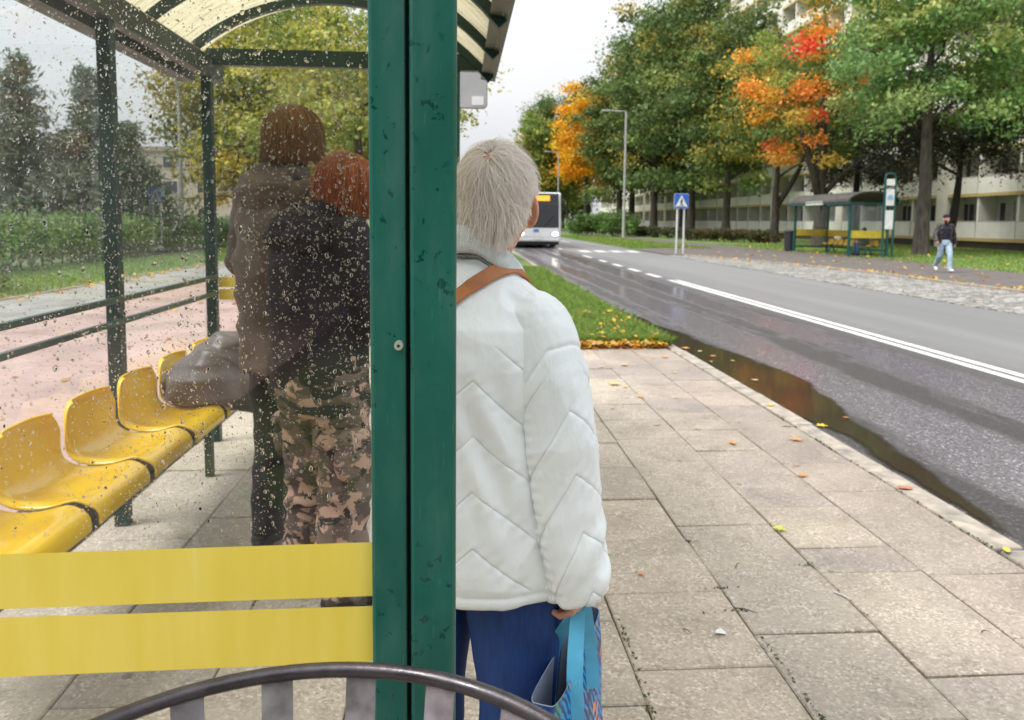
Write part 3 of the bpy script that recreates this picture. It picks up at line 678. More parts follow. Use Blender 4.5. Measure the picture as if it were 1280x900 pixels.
# ------------------------------------------------------------------ bus
bu = thing('bus', 'white city bus with dark windscreen and orange display coming along the wet road', 'bus', (4.0,41,-.06))
BW = M('bus_white', (.78,.79,.80), .3, var=.04); BB = M('bus_black', (.012,.013,.015), .15); GBLK = M('bus_tyre', (.015,.015,.015), .8)
xl, xr, yf = 2.96, 5.48, 40.4
prof = [(.30,0.06),(.36,.0),(1.05,-.02),(1.1,-.01),(2.3,.1),(2.85,.2),(2.98,.34)]
V = []; 
for z, d in prof: V += [(xl,yf+12,z),(xl,yf+d+.10,z),(xl+.14,yf+d,z),(xr-.14,yf+d,z),(xr,yf+d+.10,z),(xr,yf+12,z)]
Fc = []
for i in range(len(prof)-1):
    for j in range(6): Fc.append((i*6+j,i*6+(j+1)%6,i*6+6+(j+1)%6,i*6+6+j))
Fc += [(5,4,3,2,1,0), tuple(range(len(V)-6,len(V)))]
mats = [BW, BB]
def facemat(i, j): return 0
body = MB().add(V, Fc).build('body', BW, bu, bevel=.03)
def fpanel(name, x0, x1, z0, z1, mat, par, off=.012):
    import bisect
    def dy(z):
        for (za_, da), (zb_, db) in zip(prof, prof[1:]):
            if za_ <= z <= zb_: return da+(db-da)*(z-za_)/(zb_-za_)
        return prof[-1][1]
    zs = [z0]+[z for z, _ in prof if z0 < z < z1]+[z1]
    V = []
    for z in zs: V += [(x0,yf+dy(z)-off,z),(x1,yf+dy(z)-off,z)]
    return MB().add(V, [(2*i,2*i+1,2*i+3,2*i+2) for i in range(len(zs)-1)]).build(name, mat, par)
ws = fpanel('windscreen', xl+.13, xr-.13, 1.06, 2.93, BB, bu)
fpanel('display', xl+.75, xr-.62, 2.52, 2.80, emit('amber_display', (1,.30,.02), .9), ws, .022)
fpanel('windscreen_glass', xl+.2, xr-.2, 1.12, 2.42, M('bus_glass', (.03,.033,.037), .12, spec=.35), ws, .018)
for a, b_ in (((xl+.6,yf,1.12),(xl+1.3,yf+.06,1.75)),((xl+1.6,yf,1.12),(xl+2.1,yf+.06,1.7))): MB().bar((a[0],yf-.03,a[2]),(b_[0],yf+.02,b_[2]),.03,.03).build('wiper', BB, ws)
MB().ell((xl+.6,yf+.3,1.75),(.16,.1,.2)).build('driver_shade', M('driver_dark',(.03,.03,.04),.8), ws)
for x in (xl+.33, xl+2.2):
    h = MB().ell((x,yf,.72),(.17,.05,.10)).build('headlight', emit('headlight', (1,.93,.75), 3.0) , bu, smooth=True)
MB().ell((xl+1.98,yf-.01,.75),(.06,.03,.05)).build('fog_light', M('lamp_glass',(.5,.5,.5),.1), bu, smooth=True)
fpanel('blue_emblem', xl+1.0, xl+1.3, .82, .98, M('emblem_blue', (.1,.25,.6), .4), bu, .014)
fpanel('plate', xl+1.03, xl+1.55, .40, .50, M('plate_white', (.7,.7,.68), .5), bu, .016)
fpanel('bumper_line', xl+.1, xr-.1, .55, .565, M('grey_line', (.3,.3,.3), .5), bu, .014)
MB().box(xl+.1,xr-.1,yf+.1,yf+11.8,.12,.30).build('underside', GBLK, bu)
for x in (xl+.17, xr-.17):
    for y in (yf+2.4, yf+9): MB().tube([(x-.15,y,.42),(x+.15,y,.42)], .48, 20).build('wheel', GBLK, bu)
for s_, x in ((-1,xl),(1,xr)):
    MB().bar((x,yf+.2,2.6),(x+s_*.2,yf-.05,2.5),.05,.05).ell((x+s_*.22,yf-.08,2.2),(.1,.08,.25)).build('mirror', BB, bu)
    V = [(x+s_*.006,yf+1.1,1.15),(x+s_*.006,yf+11.4,1.15),(x+s_*.006,yf+11.4,2.35),(x+s_*.006,yf+1.1,2.35)]
    MB().add(V, [(0,1,2,3)]).build('side_windows', bpy.data.materials['bus_glass'], bu)
# ------------------------------------------------------------------ apartment block
bd = thing('apartment_block', 'long cream apartment block with rows of balconies rising behind the park trees', 'building', (38,100,0))
CW = M('cream_render', (.86,.81,.70), .8, var=.1, vscale=.5); CP = M('cream_panel', (.88,.85,.76), .7, var=.06, vscale=1.2)
GW = M('loggia_wall', (.62,.60,.56), .8, var=.1); YE = M('slab_edge_yellow', (.62,.47,.2), .7); PL = M('plinth_brown', (.09,.065,.05), .85, var=.2)
WG = M('window_glass', (.045,.05,.055), .08, spec=.8); WF = M('window_frame', (.62,.61,.58), .6); CURT = M('curtain', (.5,.48,.45), .9)
X0 = 31.8; y0b, y1b, NF, fh, bay = 34.0, 168.0, 12, 2.75, 3.35
z0 = .58; ztop = z0+NF*fh
MB().box(X0+1.2,X0+13,y0b,y1b,z0+.005,ztop+.6).build('wall', GW, bd)
MB().box(X0+.12,X0+12.9,y0b+.1,y1b-.1,-.2,z0).build('plinth', PL, bd)
MB().box(X0-.1,X0+13.1,y0b-.1,y1b+.1,ztop+.605,ztop+1.3).build('roof_parapet', CW, bd)
nb = int((y1b-y0b)/bay)
pm, pf = MB(), MB()
for k in range(NF+1):
    MB().box(X0+.03,X0+1.19,y0b,y1b,z0+k*fh-.10,z0+k*fh).build('floor_slab', CW, bd)
    MB().box(X0-.05,X0+.025,y0b,y1b,z0+k*fh-.17,z0+k*fh+.03).build('slab_edge', YE, bd)
for i in range(nb+1):
    y = y0b+i*bay
    if i % 4 == 0: MB().box(X0-.08 if i%8==0 else X0-.06,X0+1.18,y-.55,y+.55,-.1,ztop+.5).build('pier', CW, bd)
    else: pm.box(X0+.04,X0+1.185,y-.08,y+.08,z0+.01,ztop+.4)
o = pm.build('party_wall', CP, bd); tag(o, kind='stuff')
rest = MB(); wrest = MB(); grest = MB(); nw = 0; nbal = 0
rg = random.Random(4)
for k in range(NF):
    for i in range(nb):
        y = y0b+i*bay; zb = z0+k*fh
        near = k < 3 and i < 14
        def bal(mb):
            for q in range(6):
                w_ = (bay-.2)/6; mb.box(X0-.02,X0+.025,y+.1+q*w_+.006,y+.1+(q+1)*w_-.006,zb+.035,zb+1.02)
        if near:
            mb = MB(); bal(mb); o = mb.build('balcony_front', CP, bd); nbal += 1
            MB().box(X0-.035,X0+.04,y+.09,y+bay-.09,zb+1.021,zb+1.07).build('balcony_rail', WF, o)
        else: bal(rest)
        for (a, b_) in ((.35,1.35),(1.75,2.95)):
            f = MB() if near else wrest; g = MB() if near else grest
            zl, zh = zb+(.1 if a > 1 else .9), zb+2.25
            for bx in ((a,a+.07,zl,zh),(b_-.07,b_,zl,zh),((a+b_)/2-.04,(a+b_)/2+.04,zl+.071,zh-.071)): f.box(X0+1.12,X0+1.19,y+bx[0],y+bx[1],bx[2],bx[3])
            f.box(X0+1.12,X0+1.19,y+a+.071,y+b_-.071,zh-.07,zh); f.box(X0+1.12,X0+1.19,y+a+.071,y+b_-.071,zl,zl+.07)
            g.box(X0+1.16,X0+1.185,y+a+.05,y+b_-.05,zl+.05,zh-.05)
            if near and rg.random() < .45:
                pass
            if near and nw < 84:
                o = f.build('window', WF, bd); gp = g.build('glass_pane', WG, o); nw += 1
                if rg.random() < .5: MB().box(X0+1.148,X0+1.158,y+a+.08,y+a+.08+.4*(b_-a),zl+.08,zh-.08).build('curtain', CURT, o)
tag(rest.build('far_balcony_fronts', CP, bd), kind='stuff'); tag(wrest.build('far_window_frames', WF, bd), kind='stuff'); tag(grest.build('far_window_glass', WG, bd), kind='stuff')
# ------------------------------------------------------------------ trees
BARK = M('bark', (.085,.070,.055), .9, var=.4, vscale=9, bmp=.8, bscale=14, bdist=.05, stretch=(1,1,.25))
BARKD = M('dark_bark', (.03,.025,.02), .95, var=.4, vscale=9, bmp=.8, bscale=14, bdist=.05, stretch=(1,1,.25))
def crown_points(seed, ncl, per, rad, cr, hc, pal, size, color=None, shape=.55, low=-1, flat=.3):
    r = np.random.default_rng(seed); rad = np.array(rad)
    d = unit(r.normal(size=(ncl*2,3))); d = d[d[:,2] > low][:ncl]; n = len(d)
    k = r.uniform(.12,1,n)**shape
    wob_ = np.array([1+.42*noise.noise(Vector((x*1.7+seed,y*1.7,z*1.7))) for x,y,z in d])
    cen = d*(k*wob_)[:,None]*rad+np.array([0,0,hc])
    P = []; cols = []; size = size*.74; per = int(per*1.75); pal_ = np.array([p[0] for p in pal]); wts = np.array([p[1] for p in pal], float); wts /= wts.sum()
    for i in range(n):
        m_ = int(per*r.uniform(.5,1.4)); rr = cr*r.uniform(.6,1.25)
        q = r.normal(size=(m_,3))*np.array([rr,rr,rr*.55])*.6+cen[i]
        base = pal_[color(cen[i], r)] if color else pal_[r.choice(len(pal),p=wts)]
        P.append(q); cols.append(np.minimum(base*1.22*r.uniform(.72,1.3)*r.uniform(.75,1.25,(m_,1)),.88))
    P = np.concatenate(P); cols = np.concatenate(cols)
    return leaf_quads(r, P, size, flat), cols, cen
def make_tree(name, label, loc, seed, trunk, crown, group=None, bark=BARK, limbs=9, cat='tree', bend=0, fork=None, leafname='crown'):
    """trunk=(radius, height of first limbs, top) ; crown=kwargs of crown_points"""
    t = thing(name, label, cat, loc, group=group); r = random.Random(seed)
    V, cols, cen = crown_points(seed, **crown)
    link(leafname, quads(leafname, V, cols), LEAF, t)
    mb = MB(); r0, h1, h2 = trunk; lx = ly = 0; pts = [(0,0,-.15),(0,0,.05)]; rads = [r0*1.45,r0*1.18]
    for i in range(1,9):
        z = h2*i/8; lx = bend*math.sin(z/h2*2.2)+r.uniform(-.06,.06)*r0*3; ly = r.uniform(-.06,.06)*r0*3; pts.append((lx,ly,z)); rads.append(r0*(1-.82*(i/8)**1.1))
    mb.tube(pts, rads, 12)
    order = list(range(len(cen))); r.shuffle(order)
    for i in order[:limbs]:
        c = cen[i]; z = min(h2*.92, max(h1, c[2]-.55*math.hypot(c[0],c[1]))) ; f = z/h2
        a = Vector((bend*math.sin(f*2.2),0,z)); b_ = Vector(c)
        m1 = a.lerp(b_,.4)+Vector((r.uniform(-.3,.3),r.uniform(-.3,.3),r.uniform(.0,.5))); rr = r0*(1-.8*f)*.55
        mb.tube([a,m1,a.lerp(b_,.75)+Vector((0,0,.2)),b_], [rr,rr*.7,rr*.45,rr*.15], 7)
    if fork: 
        for pp, rr in fork: mb.tube(pp, rr, 10)
    mb.build('trunk', bark, t, smooth=True, world=False); return t
G1 = [((.13,.23,.08),3),((.20,.31,.10),3),((.29,.38,.13),2),((.36,.38,.12),1)]
GD = [((.085,.135,.042),3),((.13,.185,.055),3),((.20,.235,.065),2),((.36,.29,.06),.9)]
OL = [((.15,.19,.04),3),((.27,.25,.05),3),((.42,.29,.05),2),((.09,.14,.035),2)]
RD = [(.80,.10,.035),(.85,.25,.04),(.75,.36,.05),(.20,.26,.06),(.12,.20,.06),(.48,.33,.06)]
OR = [((.85,.33,.015),4),((.80,.42,.03),3),((.55,.30,.03),1),((.22,.24,.04),.7)]
make_tree('ash_tree', 'tall fresh green ash tree beside the timetable frame and walking man', (21.8,33.9,0), 11, (.34,3.4,12.5),
   dict(ncl=190, per=110, rad=(4.6,4.2,6.5), cr=.88, hc=9.9, pal=G1, size=.135, low=-.75, flat=.1))
def redcol(c, r):
    v = -c[0]*.16-c[1]*.06-(c[2]-9.5)*.05+.40*noise.noise(Vector((c[0]*.45,c[1]*.45,c[2]*.45)))+r.normal(0,.45)+.1
    return 0 if v > 1.2 else 1 if v > .85 else 2 if v > .62 else 5 if v > .28 else 3 if v > -.25 else 4
make_tree('maple_tree', 'maple with red and orange leaves and twin stems behind the far bus shelter', (22.2,44.8,0), 12, (.42,4.5,10),
   dict(ncl=150, per=95, rad=(5.4,5,6.4), cr=.92, hc=10.2, pal=[(c,1) for c in RD], size=.155, color=redcol, low=-.85),
   fork=[([(0,0,2.6),(-.5,-.1,4.2),(-1.2,-.2,6.2),(-2,-.3,8)],[.30,.25,.18,.1]),([(0,0,3.0),(1.0,0,4.2),(2.2,0,5.2),(3.4,0,6)],[.2,.13,.1,.05])])
make_tree('maple_tree', 'olive and yellow maple with a low forked trunk on the lawn', (24.1,55.8,0), 13, (.36,3.2,8),
   dict(ncl=125, per=90, rad=(4.9,4.6,5.6), cr=1.0, hc=9.8, pal=OL, size=.18, low=-.8), fork=[([(0,0,2.6),(.9,0,4),(1.7,0,5.4),(2.2,0,7)],[.26,.22,.17,.1])])
T = make_tree('lime_tree', 'dark green lime tree left of the forked maple with straight trunk', (25.3,69.6,0), 14, (.40,4,15),
   dict(ncl=180, per=80, rad=(5.3,5,8.9), cr=1.3, hc=12.2, pal=GD, size=.24, low=-.9))
T2 = make_tree('lime_tree', 'broad tall green lime tree above the blue crossing sign', (25.0,80,0), 15, (.50,4,18),
   dict(ncl=230, per=75, rad=(7.2,6.6,11.8), cr=1.55, hc=15.4, pal=GD, size=.28, low=-.9))
def more(src, loc, rz, s, l): return dup(src, loc, rz, s, l)
for o in (T, T2): o['group'] = 'lime trees in the park row'
more(T2, (23.6,90,0), 2.1, (.95,.95,1.02), 'tall dark lime tree right of the grey street lamp')
more(T, (21.2,99,0), 4.0, (1.15,1.15,1.0), 'dark lime tree just left of the street lamp top')
more(T2, (29,96,0), 1.0, 1.05, 'tall lime tree in front of the far roof corner of the block')
more(T, (26,112,0), .5, 1.3, 'distant lime tree between the orange maple and the block')
make_tree('orange_maple', 'bright orange maple tree standing behind the bus', (17.9,106,0), 16, (.38,4,13),
   dict(ncl=170, per=70, rad=(4.7,4.5,8.2), cr=1.3, hc=12.3, pal=OR, size=.26, low=-.8))
T3 = make_tree('distant_tree', 'yellowish green tree at the far end of the avenue', (12.6,121,0), 17, (.4,3,14),
   dict(ncl=170, per=70, rad=(4.2,4.2,8.2), cr=1.4, hc=10.5, pal=[((.12,.19,.045),3),((.24,.27,.05),3),((.40,.30,.05),1)], size=.28, low=-.9))
more(T, (15.2,128,0), 2.5, 1.1, 'distant green tree between the avenue end and orange maple')
more(T, (21.5,125,0), 1.7, 1.15, 'distant green tree right behind the orange maple')
more(T3, (9.5,150,0), 1.9, .9, 'farthest tree closing the end of the avenue behind the bus')
more(T3, (15.5,150,0), 2.9, .8, 'far tree low behind the bus roof')
more(T3, (20,145,0), .9, .85, 'far tree behind the light green shrubs')
DC = [((.035,.037,.028),3),((.06,.054,.042),3),((.09,.085,.045),1)]
make_tree('plum_tree', 'dark bronze leaved tree with curved trunk right of the ash', (26.0,38.2,0), 18, (.27,2.6,7), dict(ncl=120, per=95, rad=(4.8,4.4,2.9), cr=.95, hc=6.2, pal=DC, size=.11, low=-.85), bark=BARKD, bend=.5)
make_tree('cedar_tree', 'dark cedar with drooping branches behind the far shelter', (27.3,50,0), 19, (.3,2,9), dict(ncl=120, per=90, rad=(3.6,3.6,4.2), cr=1.0, hc=7, pal=DC, size=.13, low=-.85), bark=BARKD)
make_tree('beech_tree', 'green tree at the right edge with leaves over the balconies', (29.5,36.5,0), 20, (.3,3,8), dict(ncl=130, per=90, rad=(3.6,3.6,4.5), cr=.9, hc=8.6, pal=GD, size=.13, low=-.7))
# shrubs and hedges on the far side
def bush(name, label, loc, rad, seed, pal, n=60, per=60, size=.09, cat='shrub', group=None, cr=.35):
    t = thing(name, label, cat, loc, group=group); V, cols, cen = crown_points(seed, n, per, rad, cr, rad[2]*.75, pal, size, low=-.6)
    link('foliage', quads('foliage', V, cols), LEAF, t); mb = MB(); r = random.Random(seed)
    for i in range(7): c = cen[i]; mb.tube([(c[0]*.2,c[1]*.2,-.1),(c[0]*.6,c[1]*.6,max(.1,c[2]*.5)),tuple(c)], [.03,.02,.008], 5)
    mb.build('stem', BARK, t, world=False); return t
bush('round_shrub', 'light green rounded shrub right behind the bus', (15.2,72,0), (2.2,2.2,1.5), 31, [((.12,.2,.05),2),((.09,.15,.04),1)], 70, 60, .13, cr=.6)
bush('round_shrub', 'smaller green shrub beside the rear of the bus', (12.2,74,0), (1.6,1.6,1.2), 32, [((.10,.17,.04),2),((.07,.12,.03),1)], 60, 50, .13, cr=.5)
def hedge(name, label, a, b, w_, h, seed, pal, n, per, size, cr=.3):
    t = thing(name, label, 'hedge', (*[(p+q)/2 for p,q in zip(a,b)],0)); r = np.random.default_rng(seed)
    a = np.array(a); b = np.array(b); L = np.linalg.norm(b-a); u = (b-a)/L; pv = np.array([-u[1],u[0]])
    P = []; cols = []; pal_ = np.array(pal)
    for i in range(n):
        s = r.uniform(-.5,.5)*L; e = r.uniform(-.5,.5)*w_; z = h*(r.uniform(.05,1)**.6)*(1+.12*noise.noise(Vector((s*.6,seed,0))))
        c = np.array([u[0]*s+pv[0]*e, u[1]*s+pv[1]*e, z]); m_ = int(per*r.uniform(.6,1.3))
        P.append(c+r.normal(size=(m_,3))*cr*.55*np.array([1,1,.7])); cols.append(pal_[r.integers(len(pal_))]*r.uniform(.75,1.3)*r.uniform(.8,1.2,(m_,1)))
    P = np.concatenate(P); P[:,2] = np.maximum(P[:,2],0.0)
    link('foliage', quads('foliage', leaf_quads(r, P, size, .3), np.concatenate(cols)), LEAF, t)
    mb = MB(); k = int(L/.6)
    for i in range(k): s = (i+.5)/k-.5; mb.tube([(u[0]*s*L,u[1]*s*L,-.1),(u[0]*s*L+.05,u[1]*s*L,h*.4),(u[0]*s*L,u[1]*s*L+.08,h*.85)], [.03,.025,.01], 5)
    mb.build('stem', BARK, t, world=False); return t
hedge('low_hedge', 'low brownish hedge below the trees behind the crossing sign', (18.5,58.0), (22.5,51.5), 1.0, .75, 33, [(.10,.085,.035),(.13,.10,.04),(.08,.09,.03)], 130, 70, .07)
hedge('low_hedge', 'low dark hedge along the lawn left of the crossing sign', (17.0,86), (19.0,60), 1.0, .8, 34, [(.07,.075,.03),(.06,.07,.025)], 130, 60, .1)
hedge('tall_hedge', 'distant high line of bushes closing the avenue far behind the bus', (-14,170), (30,176), 4, 8.5, 37, [(.10,.15,.05),(.14,.19,.06),(.20,.20,.06)], 420, 60, .45, 1.6)
# ------------------------------------------------------------------ left background
hedge('clipped_hedge', 'long leafy green hedge beyond the grey path, seen through wet glass', (-11.7,15.5), (-13.2,42), 1.6, 1.30, 35, [(.12,.22,.045),(.16,.27,.06),(.09,.16,.04),(.20,.29,.09)], 430, 85, .065, .42)
bush('dark_shrub', 'dark leafy shrub at the left edge in front of the hedge', (-9.6,14.4,0), (.9,.9,1.0), 36, [((.03,.06,.02),2),((.05,.09,.025),1)], 80, 70, .055, cr=.3)
SP = [((.12,.165,.11),3),((.17,.21,.14),3),((.23,.26,.17),1)]
def spruce(label, loc, h, rad, seed):
    t = thing('spruce_tree', label, 'tree', loc, group='spruces left of the shelter'); r = np.random.default_rng(seed); P = []; cols = []
    mb = MB().tube([(0,0,-.1),(0,0,h*.5),(0,0,h)], [.2,.12,.015], 9)
    nl = 22
    for k in range(nl):
        f = k/(nl-1); z = .9+(h-1.1)*f; L = rad*(1-f)**.8+.15
        for q in range(7 if f < .7 else 5):
            a = r.uniform(0,TAU); l = L*r.uniform(.7,1.15); tip = np.array([math.cos(a)*l, math.sin(a)*l, z-l*.18+.25*(f > .8)])
            mb.tube([(0,0,z),(tip[0]*.6,tip[1]*.6,z-.05*l),tuple(tip)], [.03,.02,.006], 4)
            n = int(85*l/rad)+24; s = r.uniform(.15,1.05,n)[:,None]
            P.append(s*tip+(1-s)*np.array([0,0,z])+r.normal(size=(n,3))*np.array([.2,.2,.14])); cols.append(np.array(SP[r.choice(3,p=[.4,.4,.2])][0])*r.uniform(.7,1.3,(n,1)))
    P = np.concatenate(P); link('foliage', quads('foliage', leaf_quads(r, P, .15, .2, .25), np.concatenate(cols)), LEAF, t)
    mb.build('trunk', BARKD, t, world=False); return t
s1 = spruce('tallest dark spruce at the left, behind the hedge', (-17.3,31,0), 7.6, 2.4, 41)
spruce('spruce with a thin bare tip right of the tallest one', (-15.0,31.5,0), 7.2, 2.3, 42)
spruce('broad lower spruce at the far left edge', (-19.8,32,0), 6.4, 2.6, 43)
spruce('small spruce nearest the shelter back post', (-13.2,31,0), 5.0, 1.9, 44)
AU = [((.30,.24,.04),3),((.42,.29,.045),2),((.17,.19,.045),3),((.55,.37,.05),1)]
A1 = make_tree('autumn_tree', 'olive and gold leaved tree right of the thin lamp pole', (-11.0,38,0), 21, (.3,3,8.5), dict(ncl=190, per=85, rad=(3.6,3.8,5.2), cr=.95, hc=7.0, pal=AU, size=.15, low=-.9), group='autumn trees behind the shelter')
A2 = make_tree('autumn_tree', 'yellow green tree behind the far shelter end', (-8.4,34,0), 22, (.28,3.2,8.5), dict(ncl=190, per=85, rad=(3.3,3.3,4.6), cr=.95, hc=7.2, pal=[((.19,.24,.05),3),((.34,.33,.06),3),((.55,.43,.07),1)], size=.14, low=-.85), group='autumn trees behind the shelter')
A3 = make_tree('autumn_tree', 'leafy green and yellow tree over the pink paving beyond the shelter', (-3.6,27,0), 23, (.22,3.2,7.5), dict(ncl=170, per=75, rad=(4.3,3.2,3.4), cr=.8, hc=6.2, pal=[((.17,.23,.05),3),((.33,.34,.07),3),((.50,.45,.10),2)], size=.11, low=-.75), group='autumn trees behind the shelter')
dup(A1, (-8.5,58,0), 2.2, 1.25, 'farther gold and olive tree above the white parked cars'); dup(A2, (-5.5,52,0), 1.1, 1.0, 'farther yellow tree seen right of the red haired person')
dup(A1, (-14.5,52,0), 4.2, .8, 'small gold tree beside the beige house behind the parked cars')
# low building, kiosk and house behind the hedge
lo = thing('low_building', 'low brown brick building with flat roof behind the spruces', 'building', (-24,44,0))
MB().box(-40,-20.5,44,52,-.1,2.2).build('wall', M('brown_brick', (.30,.15,.10), .85, var=.25, vscale=2), lo); MB().box(-40.3,-20.2,43.7,52.3,2.21,3.3).build('roof', M('roof_grey', (.33,.31,.28), .8), lo)
for x in (-36,-33,-30,-27,-24): MB().box(x,x+1.5,43.95,43.99,.9,2.0).build('window', WG, lo)
ki = thing('kiosk', 'open kiosk with blue roof edge on pale columns behind the hedge', 'kiosk', (-19,40,0))
for x in (-19.6,-18.9,-18.2): MB().tube([(x,40,-.1),(x,40,2.4)], .11, 10).build('column', M('pale_column', (.5,.5,.49), .7) if x == -19.6 else bpy.data.materials['pale_column'], ki)
MB().box(-20,-17.4,39.8,42,2.41,2.8).build('roof', M('kiosk_blue', (.10,.17,.30), .6), ki); MB().box(-18.0,-17.4,40.2,42,-.05,2.4).build('side_wall', M('kiosk_wall', (.22,.30,.42), .7), ki)
ho = thing('beige_house', 'beige apartment house far behind the parked cars', 'building', (-27,85,0))
MB().box(-44,-22,82,95,-.1,8.4).build('wall', M('beige_render', (.52,.45,.36), .85, var=.1), ho); MB().box(-44.3,-21.7,81.7,95.3,8.41,8.9).build('roof', M('house_roof', (.36,.30,.25), .8), ho)
for x in (-42,-38.5,-35,-31.5,-28,-24.5):
    for z in (1.2,4.0,6.6):
        f = MB().box(x,x+1.6,81.93,81.99,z,z+1.4).build('window', WF, ho); MB().box(x+.1,x+1.5,81.91,81.925,z+.1,z+1.3).build('glass_pane', WG, f)
fl = thing('funnel_lamp', 'lamp post with pale funnel shaped head behind the hedge', 'street lamp', (-13.6,30,0))
MB().tube([(-13.6,30,-.1),(-13.6,30,4.1)], .06, 10).build('pole', LG, fl); MB().rings([(-13.6,30,4.1,.08,.08),(-13.6,30,4.9,.22,.22),(-13.6,30,5.5,.30,.30),(-13.6,30,5.62,.30,.30)], 4).build('lamp_head', M('lamp_shell', (.36,.38,.40), .5), fl)
tp = thing('lamp_pole', 'thin pale lamp pole in front of the gold leaved trees', 'street lamp', (-12.1,33.5,0))
MB().tube([(-12.1,33.5,-.1),(-12.1,33.5,7.0)], [.09,.06], 10).build('pole', LG, tp); MB().rings([(-12.1,33.5,6.98,.10,.10),(-12.1,33.5,7.3,.22,.22),(-12.1,33.5,7.36,.2,.2)], 12).build('lamp_head', LG, tp)
# parked cars
def car(label, x, y, col, rz):
    t = thing('parked_car', label, 'car', (x,y,-.03), rz, 'cars parked behind the hedge'); ORG[t.name] = (0,0,0)
    prof = [(-2.1,.35),(-2.12,.62),(-2.0,.82),(-1.1,.93),(-.45,1.40),(.2,1.48),(.95,1.44),(1.6,1.02),(2.05,.95),(2.12,.6),(2.08,.35)]
    mb = MB(); n = len(prof)
    V = []
    for s_ in (-1,1):
        for a, z in prof: V.append((a, s_*(.86-.16*max(0,(z-.9)/.55)), z))
    mb.add(V, [tuple(range(n)), tuple(reversed(range(n,2*n)))]+[(i,n+i,n+(i+1)%n,(i+1)%n) for i in range(n)])
    bd_ = mb.build('body', M('car_paint', col, .2, coat=.5, var=.02), t, bevel=.06)
    for s_ in (-1,1):
        y_ = lambda z: s_*(.872-.16*max(0,(z-.9)/.55))
        for P in ([(-.92,1.0),(-.42,1.34),(.12,1.40),(.12,1.0)],[(.2,1.0),(.2,1.40),(.88,1.37),(1.38,1.04)]):
            MB().add([(a,y_(z),z) for a,z in P], [(0,1,2,3)]).build('window', WG, bd_)
        for a in (-1.3,1.32):
            wh = MB().tube([(a,s_*.62,.33),(a,s_*.87,.33)], .33, 18).build('wheel', GBLK, t); MB().tube([(a,s_*.871,.33),(a,s_*.88,.33)], .2, 12).build('rim', CHROME, wh)
    MB().add([(-1.08,-.72,.965),(-1.08,.72,.965),(-.5,.62,1.38),(-.5,-.62,1.38)], [(0,1,2,3)]).build('windscreen', WG, bd_)
    return t
car('white hatchback parked behind the hedge beside the funnel lamp', -21.6, 52, (.75,.75,.76), .15)
car('white estate car parked left of the thin lamp pole', -17.2, 51, (.78,.78,.78), .1)
car('silver white car parked right of the thin lamp pole', -15.2, 46.5, (.66,.68,.70), 3.2)
car('bright blue car parked next to the dark green back post', -12.9, 44, (.05,.20,.62), .12)
car('white van like car parked beyond the red haired person', -7.4, 47, (.75,.76,.77), .2)

# unseen trees and hedge behind the camera, added to darken the pane's reflection
REFL = [((.05,.09,.03),3),((.08,.12,.035),2),((.14,.14,.04),1)]
B1 = make_tree('reflection_tree', 'leafy tree out of view, added to darken reflections in the wet pane', (-10.2,-13,0), 61, (.3,2,8), dict(ncl=220, per=60, rad=(4.4,4,5.2), cr=1.2, hc=5.6, pal=REFL, size=.3, low=-1), group='trees added for the glass reflection')
dup(B1, (-2.2,-12.5,0), 1.3, (.62,.62,1.0)); dup(B1, (-16,-16,0), 2.5, 1.1); dup(B1, (3.6,-13,0), 4, (.9,.9,1.1)); dup(B1, (-6.2,-26,0), 3, (1,1,.55))
hedge('tall_hedge', 'dark hedge out of view, added to darken the low glass reflection', (-14,-9.5), (5,-9.0), 2.2, 2.6, 62, [(.04,.07,.02),(.06,.09,.03)], 420, 60, .2, .6)
# ------------------------------------------------------------------ people
m, nt, b = newmat('skin'); v = coord(nt)
nt.links.new(ramp(nt, noisetex(nt, v, 28, 4), [(.3, (.58,.27,.17)), (.7, (.68,.35,.24))]), b.inputs['Base Color'])
b.inputs['Roughness'].default_value = .5; b.inputs['Subsurface Weight'].default_value = .12; b.inputs['Subsurface Radius'].default_value = (.02,.008,.004); bump(nt, b, noisetex(nt, v, 220, 3), .15, .001); SKIN = m
def hand(mb, wr, d, n, s=1., curl=.9, thumb=None):
    """wrist, direction to the knuckles, palm normal (the way fingers curl); fingers and thumb end as separate tubes"""
    wr = Vector(wr); d = Vector(d).normalized(); n = Vector(n); n = (n-d*n.dot(d)).normalized(); w_ = d.cross(n)
    rot = Matrix((w_, n, d)).transposed()
    mb.limb([wr-d*.03, wr+d*.03*s], [.026*s, .026*s]); mb.ell(wr+d*.052*s, (.040*s,.017*s,.050*s), rot)
    for k, (u, L, r_) in enumerate(((-.030,.064,.0080),(-.010,.075,.0085),(.010,.070,.0083),(.029,.054,.0075))):
        p = wr+d*.090*s+w_*u*s; pts = [wr+d*.06*s+w_*u*.8*s, p]; a = .25
        for f in (.45,.32,.23):
            a += curl*.55; p = p+(d*math.cos(a)+n*math.sin(a))*L*f*s*1.1; pts.append(p)
        mb.limb(pts, [r_*s*1.1, r_*s*1.08, r_*s, r_*s*.95, r_*s*.85], 10)
    t = thumb or -1
    b0 = wr+d*.025*s+w_*.028*s*t
    mb.limb([b0, b0+(d*.6+w_*t*.6+n*.35)*.035*s, b0+(d*.85+w_*t*.3+n*.6)*.062*s, b0+(d*.9+n*.75)*.080*s], [.013*s,.0115*s,.0095*s,.0085*s], 10)
